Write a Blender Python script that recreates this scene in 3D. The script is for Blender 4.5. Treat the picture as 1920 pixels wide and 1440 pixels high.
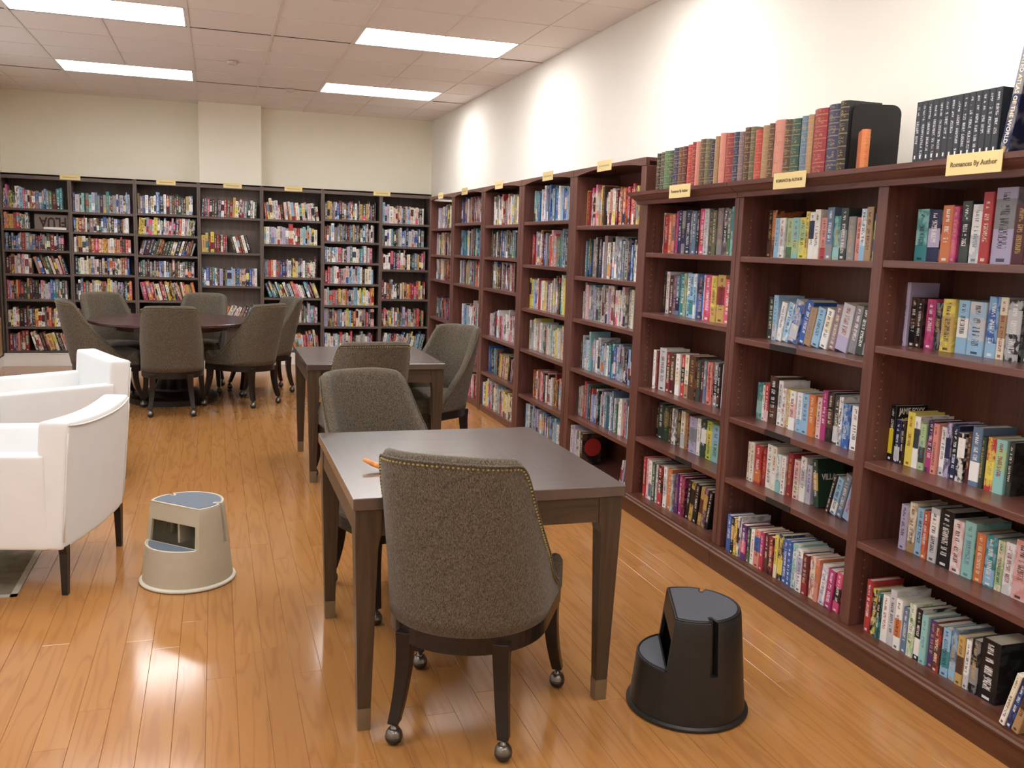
import bpy, bmesh, math, random
from mathutils import Vector, Matrix
random.seed(7)
C = bpy.context.scene.collection
for o in list(bpy.data.objects): bpy.data.objects.remove(o)

# ------------------------------------------------------------------ camera, world, exposure
FPX, YAW, PIT, ROL, HCAM = 1710.3, 0.316349, 0.148426, 0.034779, 1.52
fw = Vector((math.sin(YAW)*math.cos(PIT), math.cos(YAW)*math.cos(PIT), -math.sin(PIT)))
r0 = Vector((math.cos(YAW), -math.sin(YAW), 0)); u0 = r0.cross(fw)
cr = math.cos(ROL)*r0 + math.sin(ROL)*u0; cu_ = -math.sin(ROL)*r0 + math.cos(ROL)*u0
cam = bpy.data.cameras.new('camera'); camo = bpy.data.objects.new('camera', cam); C.objects.link(camo)
camo.matrix_world = Matrix(((cr.x, cu_.x, -fw.x, 0), (cr.y, cu_.y, -fw.y, 0), (cr.z, cu_.z, -fw.z, HCAM), (0, 0, 0, 1)))
cam.sensor_width = 36; cam.lens = FPX*36/1920; cam.clip_start = .05
sc = bpy.context.scene; sc.camera = camo
w = bpy.data.worlds.new('world'); sc.world = w; w.use_nodes = True
w.node_tree.nodes['Background'].inputs[0].default_value = (.88, .93, 1, 1)
w.node_tree.nodes['Background'].inputs[1].default_value = 1.3
vs = sc.view_settings; vs.view_transform = 'Standard'; vs.look = 'None'; vs.gamma = 1; vs.use_curve_mapping = False
vs.exposure = 0.35
LIGHT = 12.5           # emission of the troffer lenses

# ------------------------------------------------------------------ helpers
def lin(c): return tuple(((x/255)/12.92 if x/255 <= .04045 else (((x/255)+.055)/1.055)**2.4) for x in c)
def hexc(h): return lin(tuple(int(h[i:i+2], 16) for i in (0, 2, 4)))
MATS = {}
class NT:
    def __init__(s, name):
        m = bpy.data.materials.new(name); m.use_nodes = True; s.m = m; s.t = m.node_tree; s.n = s.t.nodes
        s.b = s.n['Principled BSDF']; MATS[name] = m
    def node(s, typ, **kw):
        n = s.n.new(typ)
        for k, v in kw.items(): setattr(n, k, v)
        return n
    def set(s, n, i, v):
        if isinstance(v, bpy.types.NodeSocket): s.t.links.new(v, n.inputs[i])
        elif v is not None: n.inputs[i].default_value = v
    def math(s, op, a, b=None, c=None):
        n = s.node('ShaderNodeMath', operation=op); s.set(n, 0, a); s.set(n, 1, b)
        if c is not None: s.set(n, 2, c)
        return n.outputs[0]
    def vmath(s, op, a, b):
        n = s.node('ShaderNodeVectorMath', operation=op); s.set(n, 0, a); s.set(n, 1, b); return n.outputs[0]
    def mix(s, f, a, b, blend='MIX'):
        n = s.node('ShaderNodeMix', data_type='RGBA', blend_type=blend)
        s.set(n, 0, f); s.set(n, 6, a if not isinstance(a, tuple) else (*a[:3], 1)); s.set(n, 7, b if not isinstance(b, tuple) else (*b[:3], 1))
        return n.outputs[2]
    def noise(s, vec, scale, detail=3, rough=.5, dist=0):
        n = s.node('ShaderNodeTexNoise'); s.set(n, 'Vector', vec); s.set(n, 'Scale', scale); s.set(n, 'Detail', detail)
        s.set(n, 'Roughness', rough); s.set(n, 'Distortion', dist); return n.outputs[0]
    def white(s, vec):
        n = s.node('ShaderNodeTexWhiteNoise', noise_dimensions='3D'); s.set(n, 'Vector', vec); return n.outputs['Value']
    def comb(s, x, y, z):
        n = s.node('ShaderNodeCombineXYZ'); s.set(n, 0, x); s.set(n, 1, y); s.set(n, 2, z); return n.outputs[0]
    def sep(s, v):
        n = s.node('ShaderNodeSeparateXYZ'); s.set(n, 0, v); return n.outputs
    def ramp(s, f, lo, hi):
        n = s.node('ShaderNodeMapRange'); s.set(n, 0, f); s.set(n, 1, lo); s.set(n, 2, hi); return n.outputs[0]
    def attr(s, name): return s.node('ShaderNodeAttribute', attribute_name=name).outputs
    def coord(s, k='Object'): return s.node('ShaderNodeTexCoord').outputs[k]
    def mapv(s, v, scale):
        n = s.node('ShaderNodeMapping'); s.set(n, 0, v); n.inputs['Scale'].default_value = scale; return n.outputs[0]
    def col(s, c): s.set(s.b, 'Base Color', c if not isinstance(c, tuple) else (*c[:3], 1))
    def rough(s, v): s.set(s.b, 'Roughness', v)
    def bump(s, h, st=.3, d=.002):
        n = s.node('ShaderNodeBump'); n.inputs['Strength'].default_value = st; n.inputs['Distance'].default_value = d
        s.set(n, 'Height', h); s.t.links.new(n.outputs[0], s.b.inputs['Normal'])

def plain(name, c, rough=.5, var=.06, scale=8, metal=0, spec=.5, bump=0):
    t = NT(name); c = hexc(c)
    n = t.noise(t.coord('Object'), scale, 4)
    t.col(t.mix(t.ramp(n, .3, .7), tuple(x*(1-var) for x in c), tuple(min(1, x*(1+var)) for x in c)))
    t.rough(rough); t.b.inputs['Metallic'].default_value = metal; t.b.inputs['Specular IOR Level'].default_value = spec
    if bump: t.bump(t.noise(t.coord('Object'), bump, 3), .25, .001)
    return t.m

def wood(name, c1, c2, axis, rough=.4, scale=6., spec=.4, coat=0):
    t = NT(name); sc_ = [scale*6]*3; sc_[axis] = scale*.35
    v = t.mapv(t.coord('Object'), sc_)
    n = t.noise(v, 1.0, 5, .6, 1.2); n2 = t.noise(t.coord('Object'), 2.3, 2)
    c = t.mix(t.ramp(n, .3, .72), hexc(c1), hexc(c2)); t.col(t.mix(t.math('MULTIPLY', n2, .25), c, hexc(c1)))
    t.rough(t.math('ADD', t.math('MULTIPLY', n, .12), rough-.06)); t.b.inputs['Specular IOR Level'].default_value = spec
    t.bump(n, .12, .0006); t.b.inputs['Coat Weight'].default_value = coat; t.b.inputs['Coat Roughness'].default_value = .15
    return t.m

# ------------------------------------------------------------------ materials
plain('wall_paint', 'f4eddc', .7, .012, 3)
plain('wall_cream', 'f4edda', .7, .012, 3)
plain('wall_white', 'f6f3ea', .7, .01, 3)
plain('ceiling_tile', 'efe6e0', .9, .03, 260)
plain('ceiling_grid', 'e9e1da', .6, .01)
plain('white_trim', 'f1efec', .4, .01)
plain('troffer_white', 'f4f4f4', .4, .0)
plain('dark_door', '3a2420', .45)
plain('tan_panel', 'a98a62', .45, .08)
wood('bookcase_red', '58342c', '7b5248', 2, .36)
wood('bookcase_red_h', '58342c', '7b5248', 1, .30, 6, .5)
wood('bookcase_inner', '573021', '714430', 2, .45)
wood('plinth_wood', '4c2a1a', '67402c', 1, .33)
wood('bookcase_grey', '5c4f4a', '74665f', 2, .5)
wood('bookcase_grey_h', '5c4f4a', '74665f', 0, .5)
wood('table_wood', '3b2e22', '584634', 2, .36)
wood('rail_wood', '17110f', '251a16', 0, .32, 5)
wood('round_table_wood', '3f2b2b', '573d3b', 0, .25, 4, .5)
plain('brass_ferrule', '8a7b62', .42, .05, 20, .6)
plain('pewter', '77726b', .28, .08, 60, .9)
plain('caster_black', '191716', .35, .05)
plain('nail_brass', '94875a', .32, .05, 60, .7)
plain('sofa_white', 'e9eaea', .75, .015, 9, 0, .25, 320)
plain('piping_white', 'e4e1dc', .8, .01)
plain('leg_black', '1b1514', .35, .05)
plain('stool_grey', 'b8ae98', .5, .03, 20)
plain('stool_edge', 'd6d2c4', .5, .02, 20)
plain('stool_pad', '6c7683', .75, .06, 120, 0, .3, 400)
plain('stool_black', '1f1c1a', .42, .1, 30, 0, .45, 500)
plain('stool_pad_black', '50535a', .6, .06, 150, 0, .4, 500)
plain('rubber_black', '15110f', .6, .05)
plain('rug_grey', '77705f', .95, .25, 14, 0, .1, 300)
plain('rug_edge', 'aaa698', .9, .05, 30)
plain('sign_cream', 'e6cf92', .45, .02)
plain('sign_ink', '6e5c3a', .6, 0)
plain('bookend_black', '141311', .4, .05)
plain('paper_white', 'efece6', .6, .01)
plain('print_white', 'e9e6df', .6, 0)
plain('print_dark', '2b211c', .6, 0)
plain('print_black', '161414', .6, 0)
plain('print_red', 'a8302a', .45, .08, 30)
plain('print_yellow', 'e0cc2c', .5, 0)
plain('print_gold', 'b89a50', .4, 0)
plain('board_brown', '82726a', .6, .05)
plain('pen_orange', 'd9843c', .4, .35, 90)
plain('pin_hole', '94694f', .5, 0)
plain('detector_white', 'cfc7bd', .5, 0)
plain('tag_black', '1c1718', .5, 0)

t = NT('page_paper'); v = t.coord('Object'); n = t.noise(t.mapv(v, (3, 260, 3)), 1, 2)
t.col(t.mix(n, hexc('c9bfa8'), hexc('ece4d2'))); t.rough(.85)

def floor_mat(name, obj):
    t = NT(name); co = t.coord('Object')
    if obj: r = t.node('ShaderNodeObjectInfo').outputs['Random']
    else: r = t.attr('rnd')[2]
    off = t.comb(t.math('MULTIPLY', r, 37.), t.math('MULTIPLY', r, 91.), t.math('MULTIPLY', r, 13.))
    v = t.vmath('ADD', co, off)
    big = t.noise(t.mapv(v, (11, .9, 1)), 1.0, 2, .45, 0)
    ring = t.math('FRACT', t.math('MULTIPLY', big, 7.0))
    ring = t.math('ABSOLUTE', t.math('SUBTRACT', ring, .5))
    fine = t.noise(t.mapv(v, (220, 5, 1)), 1.0, 3, .6)
    g = t.math('ADD', t.math('MULTIPLY', t.ramp(ring, .0, .22), .6), t.math('MULTIPLY', fine, .55))
    c = t.mix(t.ramp(g, .25, .95), hexc('98673a'), hexc('b37f49'))
    c2 = t.mix(t.ramp(r, 0, 1), hexc('a77340'), hexc('b07c46'))
    t.col(t.mix(.5, c, c2)); t.rough(t.math('ADD', t.math('MULTIPLY', fine, .06), .11))
    t.b.inputs['Specular IOR Level'].default_value = .62
    h = t.math('ADD', t.math('MULTIPLY', g, .6), t.math('MULTIPLY', t.noise(t.mapv(v, (14, 5, 1)), 1, 2), 1.5))
    t.bump(h, .06, .0012)
floor_mat('oak_plank', True); floor_mat('oak_plank_far', False)
plain('subfloor', '4a3018', .7)

def tweed(name, cs):
    t = NT(name); co = t.coord('Object')
    a = t.noise(t.mapv(co, (420, 420, 110)), 1.0, 2, .7); b = t.noise(t.mapv(co, (150, 150, 40)), 1.0, 2, .6); d = t.noise(co, 600, 1)
    c = t.mix(t.ramp(a, .36, .66), hexc(cs[0]), hexc(cs[1])); c = t.mix(t.math('MULTIPLY', t.ramp(b, .55, .75), .55), c, hexc(cs[2]))
    c = t.mix(t.math('MULTIPLY', t.ramp(d, .62, .72), .5), c, hexc(cs[3])); t.col(c); t.rough(.9)
    t.b.inputs['Specular IOR Level'].default_value = .15
    t.b.inputs['Sheen Weight'].default_value = .12; t.b.inputs['Sheen Roughness'].default_value = .5
    t.bump(a, .35, .001)
tweed('tweed', ('393126', '786e60', '2c261d', 'aba290'))

t = NT('table_top'); co = t.coord('Object'); s_ = t.sep(co)
ax = t.math('ABSOLUTE', t.math('MULTIPLY', s_[0], 1.1)); ay = t.math('ABSOLUTE', s_[1]); q = t.math('GREATER_THAN', ax, ay)
n1 = t.noise(t.mapv(co, (3, 45, 1)), 1, 4, .6, .6); n2 = t.noise(t.mapv(co, (45, 3, 1)), 1, 4, .6, .6)
m_ = t.node('ShaderNodeMix', data_type='FLOAT'); t.set(m_, 0, q); t.set(m_, 2, n1); t.set(m_, 3, n2)
c = t.mix(t.ramp(m_.outputs[0], .3, .7), hexc('372a26'), hexc('4c3b35')); t.col(t.mix(t.math('MULTIPLY', q, .3), c, hexc('3b2d27')))
t.rough(.4); t.b.inputs['Specular IOR Level'].default_value = .5; t.b.inputs['Coat Weight'].default_value = 1.0; t.b.inputs['Coat Roughness'].default_value = .2; t.b.inputs['Coat IOR'].default_value = 1.75

t = NT('lamp_lens'); t.n.remove(t.b); e = t.node('ShaderNodeEmission'); e.inputs[0].default_value = (1, .985, .97, 1); e.inputs[1].default_value = LIGHT
t.t.links.new(e.outputs[0], t.n['Material Output'].inputs[0])

t = NT('fill_window_glass'); t.n.remove(t.b); tr = t.node('ShaderNodeBsdfTransparent'); gl = t.node('ShaderNodeBsdfGlossy'); gl.inputs['Roughness'].default_value = .02
mx = t.node('ShaderNodeMixShader'); mx.inputs[0].default_value = .07; t.t.links.new(tr.outputs[0], mx.inputs[1]); t.t.links.new(gl.outputs[0], mx.inputs[2]); t.t.links.new(mx.outputs[0], t.n['Material Output'].inputs[0])

def cover_mat(name, leather):
    t = NT(name); uv = t.sep(t.node('ShaderNodeUVMap').outputs[0]); U, V = uv[0], uv[1]
    c1 = t.attr('c1')[0]; c2 = t.attr('c2')[0]; c3 = t.attr('c3')[0]; sd = t.attr('seed')[2]; fk = t.attr('fk')[2]
    R = [t.white(t.comb(sd, float(k)*3.7, 1.3)) for k in range(6)]
    def rng(x, a, b): return t.math('MULTIPLY', t.math('GREATER_THAN', x, a), t.math('LESS_THAN', x, b))
    spine = t.math('LESS_THAN', fk, .5)
    if leather:
        p = t.math('FRACT', t.math('MULTIPLY', V, 5.6)); bars = rng(p, .05, .14)
        orn = t.math('MULTIPLY', rng(p, .3, .85), t.math('GREATER_THAN', t.noise(t.comb(t.math('MULTIPLY', U, 4.), t.math('MULTIPLY', V, 34.), sd), 1.6, 2), .53))
        orn = t.math('MULTIPLY', orn, rng(U, .2, .8))
        g = t.math('MULTIPLY', t.math('MAXIMUM', bars, orn), spine)
        nz = t.noise(t.coord('Object'), 60, 3)
        t.col(t.mix(t.math('MULTIPLY', g, .45), t.mix(t.math('MULTIPLY', nz, .18), c1, c2), c3)); t.rough(.4); t.bump(nz, .2, .0006)
        return
    art = t.noise(t.comb(t.math('MULTIPLY', U, 1.6), t.math('MULTIPLY', V, 4.), t.math('MULTIPLY', sd, 50.)), 1.3, 3, .55, .4)
    artf = t.math('MULTIPLY', t.ramp(art, .47, .56), t.math('GREATER_THAN', t.math('ADD', R[0], t.math('MULTIPLY', fk, .4)), .55))
    band = t.math('MULTIPLY', t.math('GREATER_THAN', R[1], .45), rng(V, t.math('ADD', t.math('MULTIPLY', R[2], .6), -.1), t.math('ADD', t.math('MULTIPLY', R[2], .7), .2)))
    base = t.mix(t.math('MAXIMUM', t.math('MULTIPLY', artf, .75), t.math('MULTIPLY', band, spine)), c1, c2)
    t0 = t.math('ADD', t.math('MULTIPLY', R[3], .25), .12); t1 = t.math('ADD', t.math('MULTIPLY', R[4], .2), .62)
    cv = t.math('MULTIPLY', V, 30.)
    let = t.math('MULTIPLY', t.math('GREATER_THAN', t.white(t.comb(t.math('FLOOR', cv), sd, 2.)), .16), t.math('GREATER_THAN', t.math('FRACT', cv), .2))
    glyph = t.math('GREATER_THAN', t.white(t.comb(t.math('FLOOR', t.math('MULTIPLY', V, 105.)), t.math('FLOOR', t.math('MULTIPLY', U, 6.)), sd)), .36)
    title = t.math('MULTIPLY', t.math('MULTIPLY', rng(V, t0, t1), rng(U, .28, .72)), t.math('MULTIPLY', let, glyph))
    auth = t.math('MULTIPLY', t.math('MULTIPLY', rng(V, t.math('ADD', t1, .05), .94), rng(U, .34, .66)), t.math('MULTIPLY', let, glyph))
    logo = t.math('MULTIPLY', t.math('MULTIPLY', rng(V, .03, .075), rng(U, .3, .7)), t.math('GREATER_THAN', R[5], .4))
    mk = t.math('MULTIPLY', t.math('MAXIMUM', t.math('MAXIMUM', title, auth), logo), spine)
    t.col(t.mix(t.math('MULTIPLY', mk, .85), base, c3)); t.rough(.38)
    t.b.inputs['Specular IOR Level'].default_value = .4
cover_mat('book_cover', False); cover_mat('leather_cover', True)

# ------------------------------------------------------------------ object helpers
def link(o, parent=None):
    C.objects.link(o)
    if parent is not None: o.parent = parent
    return o
def tag(o, label=None, cat=None, group=None, kind=None):
    if label: o['label'] = label
    if cat: o['category'] = cat
    if group: o['group'] = group
    if kind: o['kind'] = kind
    return o
def empty(name, loc=(0, 0, 0), rz=0, label=None, cat=None, group=None):
    o = bpy.data.objects.new(name, None); o.empty_display_size = .1; link(o); o.location = loc; o.rotation_euler = (0, 0, rz)
    return tag(o, label, cat, group)
class MB:
    def __init__(s): s.v = []; s.f = []; s.mi = []
    def add(s, vs, fs, mi=0):
        b = len(s.v); s.v += [tuple(x) for x in vs]; s.f += [tuple(i+b for i in f) for f in fs]; s.mi += [mi]*len(fs); return s
    def box(s, a, b, mi=0, m=None):
        x0, y0, z0 = a; x1, y1, z1 = b
        vs = [(x0, y0, z0), (x1, y0, z0), (x1, y1, z0), (x0, y1, z0), (x0, y0, z1), (x1, y0, z1), (x1, y1, z1), (x0, y1, z1)]
        if m is not None: vs = [m @ Vector(v) for v in vs]
        return s.add(vs, [(0, 3, 2, 1), (4, 5, 6, 7), (0, 1, 5, 4), (1, 2, 6, 5), (2, 3, 7, 6), (3, 0, 4, 7)], mi)
    def prism(s, poly, z0, z1, mi=0, axis='z', top=None):
        # poly of 2-D points (counter-clockwise), extruded; axis x: (y,z) points, axis y: (x,z) points
        n = len(poly); top = top or poly
        def P(p, h): return {'z': (p[0], p[1], h), 'x': (h, p[0], p[1]), 'y': (p[0], h, p[1])}[axis]
        vs = [P(p, z0) for p in poly] + [P(p, z1) for p in top]
        fs = [tuple(range(n-1, -1, -1)), tuple(range(n, 2*n))] + [(i, (i+1) % n, n+(i+1) % n, n+i) for i in range(n)]
        return s.add(vs, fs, mi)
    def lathe(s, prof, n=16, c=(0, 0), mi=0):
        b = len(s.v)
        vs = [(c[0]+r*math.cos(2*math.pi*k/n), c[1]+r*math.sin(2*math.pi*k/n), z) for r, z in prof for k in range(n)]
        fs = [(i*n+k, i*n+(k+1) % n, (i+1)*n+(k+1) % n, (i+1)*n+k) for i in range(len(prof)-1) for k in range(n)]
        fs += [tuple(range(n-1, -1, -1)), tuple(range((len(prof)-1)*n, len(prof)*n))]
        return s.add(vs, fs, mi)
    def tube(s, pts, radii, n=8, mi=0):
        pts = [Vector(p) for p in pts]; vs = []
        for i, p in enumerate(pts):
            d = (pts[min(i+1, len(pts)-1)]-pts[max(i-1, 0)]).normalized(); a = d.orthogonal().normalized() if abs(d.z) > .9 else d.cross(Vector((0, 0, 1))).normalized(); b = d.cross(a)
            r = radii[i] if isinstance(radii, (list, tuple)) else radii
            vs += [p+r*(a*math.cos(2*math.pi*k/n)+b*math.sin(2*math.pi*k/n)) for k in range(n)]
        fs = [(i*n+k, i*n+(k+1) % n, (i+1)*n+(k+1) % n, (i+1)*n+k) for i in range(len(pts)-1) for k in range(n)]
        fs += [tuple(range(n-1, -1, -1)), tuple(range((len(pts)-1)*n, len(pts)*n))]
        return s.add(vs, fs, mi)
    def mesh(s, name, mats, smooth=False):
        me = bpy.data.meshes.new(name); me.from_pydata(s.v, [], s.f)
        for m in ([mats] if isinstance(mats, str) else mats): me.materials.append(MATS[m])
        me.polygons.foreach_set('material_index', s.mi)
        bm = bmesh.new(); bm.from_mesh(me); bmesh.ops.recalc_face_normals(bm, faces=bm.faces); bm.to_mesh(me); bm.free()
        if smooth: me.polygons.foreach_set('use_smooth', [True]*len(me.polygons))
        me.update(); return me
    def build(s, name, mats, parent=None, smooth=False, bevel=0, seg=2, subd=0, loc=None):
        o = bpy.data.objects.new(name, s.mesh(name, mats, smooth)); link(o, parent)
        if loc: o.location = loc
        if bevel:
            b = o.modifiers.new('bevel', 'BEVEL'); b.width = bevel; b.segments = seg; b.limit_method = 'ANGLE'; b.angle_limit = .7; b.harden_normals = False
        if subd:
            q = o.modifiers.new('sub', 'SUBSURF'); q.levels = subd; q.render_levels = subd
        return o
def box(name, a, b, mat, parent=None, bevel=0): return MB().box(a, b).build(name, mat, parent, bevel=bevel)
def copy_tree(o, parent=None):
    c = o.copy(); C.objects.link(c); c.parent = parent
    for ch in list(o.children): copy_tree(ch, c)
    return c
def text_mesh(name, txt, size, mat, depth=.0006, bold=0, sx=1):
    cu = bpy.data.curves.new(name, 'FONT'); cu.body = txt; cu.size = size; cu.align_x = 'CENTER'; cu.align_y = 'CENTER'; cu.extrude = depth; cu.offset = bold
    cu.resolution_u = 2
    o = bpy.data.objects.new(name, cu); C.objects.link(o); dg = bpy.context.evaluated_depsgraph_get()
    me = bpy.data.meshes.new_from_object(o.evaluated_get(dg)); bpy.data.objects.remove(o); bpy.data.curves.remove(cu)
    me.materials.clear(); me.materials.append(MATS[mat])
    for v in me.vertices: v.co.x *= sx
    return me
def lettering(txt, size, mat, parent, mtx, bold=0, sx=1):
    o = bpy.data.objects.new('lettering', text_mesh('lettering', txt, size, mat, .0006, bold, sx)); link(o, parent); o.matrix_local = mtx
    return o
def basis(xa, ya, loc):
    xa, ya = Vector(xa).normalized(), Vector(ya).normalized(); za = xa.cross(ya)
    return Matrix(((xa.x, ya.x, za.x, loc[0]), (xa.y, ya.y, za.y, loc[1]), (xa.z, ya.z, za.z, loc[2]), (0, 0, 0, 1)))

# ------------------------------------------------------------------ the room
XL, XR, YF, YW, ZC = -2.29, 2.68, -2.6, 11.85, 3.085
FA, FB, YB = 2.32, 2.345, 11.5
def struct(o): o['kind'] = 'structure'; return o
struct(box('wall_right', (XR, YF-.12, -.06), (XR+.12, YW+.12, 3.3), 'wall_white'))
struct(box('wall_back', (XL-.12, YW, -.06), (XR, YW+.12, 3.3), 'wall_cream'))
FILL_WIN = [(-1.9, -.1), (.6, 2.4), (3.1, 4.9), (5.6, 7.4), (8.0, 9.7)]; WZ0, WZ1 = .75, 2.75  # added windows, out of view, letting in daylight as fill for ceiling and walls
lw = MB(); ye = YF-.12
for wa, wb in FILL_WIN:
    lw.box((XL-.12, ye, -.06), (XL, wa, 3.3)); lw.box((XL-.12, wa, -.06), (XL, wb, WZ0)); lw.box((XL-.12, wa, WZ1), (XL, wb, 3.3)); ye = wb
lw.box((XL-.12, ye, -.06), (XL, YW, 3.3)); struct(lw.build('wall_left', 'wall_paint'))
for wi, (wa, wb) in enumerate(FILL_WIN):
    wn = struct(MB().box((XL-.09, wa, WZ0), (XL-.03, wa+.05, WZ1)).box((XL-.09, wb-.05, WZ0), (XL-.03, wb, WZ1)).box((XL-.09, wa+.05, WZ0), (XL-.03, wb-.05, WZ0+.05)).box((XL-.09, wa+.05, WZ1-.05), (XL-.03, wb-.05, WZ1)).box((XL-.085, (wa+wb)/2-.02, WZ0+.05), (XL-.035, (wa+wb)/2+.02, WZ1-.05)).build(f'fill_window_{wi+1}', 'white_trim'))
    for pa, pb in ((wa+.05, (wa+wb)/2-.02), ((wa+wb)/2+.02, wb-.05)): box('pane', (XL-.062, pa, WZ0+.05), (XL-.058, pb, WZ1-.05), 'fill_window_glass', wn)
    MB().box((XL-.02, wa-.03, WZ0-.03), (XL+.04, wb+.03, WZ0)).build('fill_window_sill', 'white_trim', wn)
    pl = bpy.data.lights.new('fill_window_portal', 'AREA'); pl.shape = 'RECTANGLE'; pl.size = wb-wa; pl.size_y = WZ1-WZ0; pl.cycles.is_portal = True
    po = bpy.data.objects.new('fill_window_portal', pl); C.objects.link(po); po.location = (XL-.1, (wa+wb)/2, (WZ0+WZ1)/2); po.rotation_euler = (math.pi/2, 0, -math.pi/2)
struct(box('wall_front', (XL, YF-.12, -.06), (XR, YF, 3.3), 'wall_paint'))
struct(MB().box((-.17, 11.66, 0), (.545, YW, ZC+.02)).build('wall_column', 'wall_paint', bevel=.004))
struct(MB().box((XL, 11.44, 0), (2.62, 11.50, .15)).box((XL, 11.435, .135), (2.62, 11.50, .15)).build('baseboard_back', 'white_trim', bevel=.002))
struct(MB().box((XL, YF, 0), (XL+.015, 11.435, .12)).box((XL, YF, .105), (XL+.02, 11.435, .12)).build('baseboard_left', 'white_trim', bevel=.002))
dr = struct(box('door_1', (XL, 10.2, .125), (XL+.012, 11.42, 2.1), 'dark_door'))
box('kick_panel', (XL+.0125, 10.3, .14), (XL+.018, 11.38, .56), 'tan_panel', dr)
MB().box((XL, 10.2, .125), (XL+.02, 10.27, 2.1)).box((XL, 11.36, .125), (XL+.02, 11.43, 2.1)).box((XL, 10.2, 2.05), (XL+.02, 11.43, 2.12)).build('door_frame', 'dark_door', dr)

# floor: planks 97.5 mm wide running to the back wall
fl = struct(box('floor', (XL, YF, -.06), (XR, YW, -.006), 'subfloor'))
PW, PL = .0975, 1.22
planks = []
k = 0; x = XL
while x < XR-.001:
    y = YF-random.random()*PL
    while y < YW:
        a, b = max(y, YF), min(y+PL, YW); xe = min(x+PW, XR)
        if b-a > .03: planks.append((x, xe, a, b))
        y += PL
    x += PW
def in_view(px, py):
    d = Vector((px, py, -HCAM)); zz = d.dot(fw)
    if zz < .3: return None
    return abs(FPX*d.dot(cr)/zz) < 990 and abs(FPX*d.dot(cu_)/zz) < 750
vis = [(p[2]**2+((p[0]+p[1])/2)**2, i) for i, p in enumerate(planks) if any(in_view((p[0]+p[1])/2, p[2]+(p[3]-p[2])*f) for f in (0, .3, .6, 1)) and p[2] < 9.2]
near = set(i for _, i in sorted(vis)[:300])
pm = {}
rest = MB(); rr = []
for i, (xa, xb, ya, yb) in enumerate(planks):
    wd, ln = round(xb-xa, 4), round(yb-ya, 4)
    if i in near:
        if (wd, ln) not in pm:
            h, g, e = -.005, .0003, .0009
            m = MB(); X, Y = wd/2, ln/2
            vs_ = [(-X+g, -Y+g, h), (X-g, -Y+g, h), (X-g, Y-g, h), (-X+g, Y-g, h), (-X+g, -Y+g, -e), (X-g, -Y+g, -e), (X-g, Y-g, -e), (-X+g, Y-g, -e),
                   (-X+g+e, -Y+g+e, 0), (X-g-e, -Y+g+e, 0), (X-g-e, Y-g-e, 0), (-X+g+e, Y-g-e, 0)]
            m.add(vs_, [(8, 9, 10, 11)] + [(j, (j+1) % 4, 4+(j+1) % 4, 4+j) for j in range(4)] + [(4+j, 4+(j+1) % 4, 8+(j+1) % 4, 8+j) for j in range(4)])
            pm[(wd, ln)] = m.mesh('plank', 'oak_plank')
        o = bpy.data.objects.new('plank', pm[(wd, ln)]); link(o, fl); o.location = ((xa+xb)/2, (ya+yb)/2, 0)
    else:
        rest.box((xa+.0003, ya+.0003, -.005), (xb-.0003, yb-.0003, 0)); rr += [random.random()]*6
o = rest.build('far_planks', 'oak_plank_far', fl); o['kind'] = 'stuff'
a = o.data.attributes.new('rnd', 'FLOAT', 'FACE'); a.data.foreach_set('value', rr)

# ceiling: lay-in tiles, tee grid, troffer lights
ce = struct(box('ceiling', (XL, YF, ZC+.13), (XR, YW, ZC+.2), 'ceiling_grid'))
gx = [XL]+[1.06+.615*k for k in range(-5, 3)]+[XR]
rows = []
for y0 in (9.60, 7.04, 4.48, 1.92, -.64):
    rows.append((y0, y0+.61, True))
    for k in range(3): rows.append((y0+.61+.65*k, y0+.61+.65*(k+1), False))
rows += [(YF, -1.94, False), (-1.94, -1.29, False), (-1.29, -.64, False)]
rows = [(a, min(b, YW), f) for a, b, f in rows if a < YW-.01]
gm = MB()
for xg in gx[1:-1]: gm.box((xg-.011, YF, ZC-.002), (xg+.011, YW, ZC+.004))
for a, b, f in rows: gm.box((XL, a-.004, ZC-.0005), (XR, a+.004, ZC+.004))
tm = {}
lamps = []
for a, b, f in rows:
    for i in range(len(gx)-1):
        xa, xb = gx[i], gx[i+1]
        if f and i in (2, 6): lamps.append((xa, gx[i+2], a, b))
        if f and i in (2, 3, 6, 7): continue
        key = (round(xb-xa, 3), round(b-a, 3))
        if key not in tm: tm[key] = MB().box((-key[0]/2+.004, -key[1]/2+.001, 0), (key[0]/2-.004, key[1]/2-.001, .015)).mesh('ceiling_tile', 'ceiling_tile')
        o = bpy.data.objects.new('ceiling_tile', tm[key]); link(o, ce); o.location = ((xa+xb)/2, (a+b)/2, ZC+.003)
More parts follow.
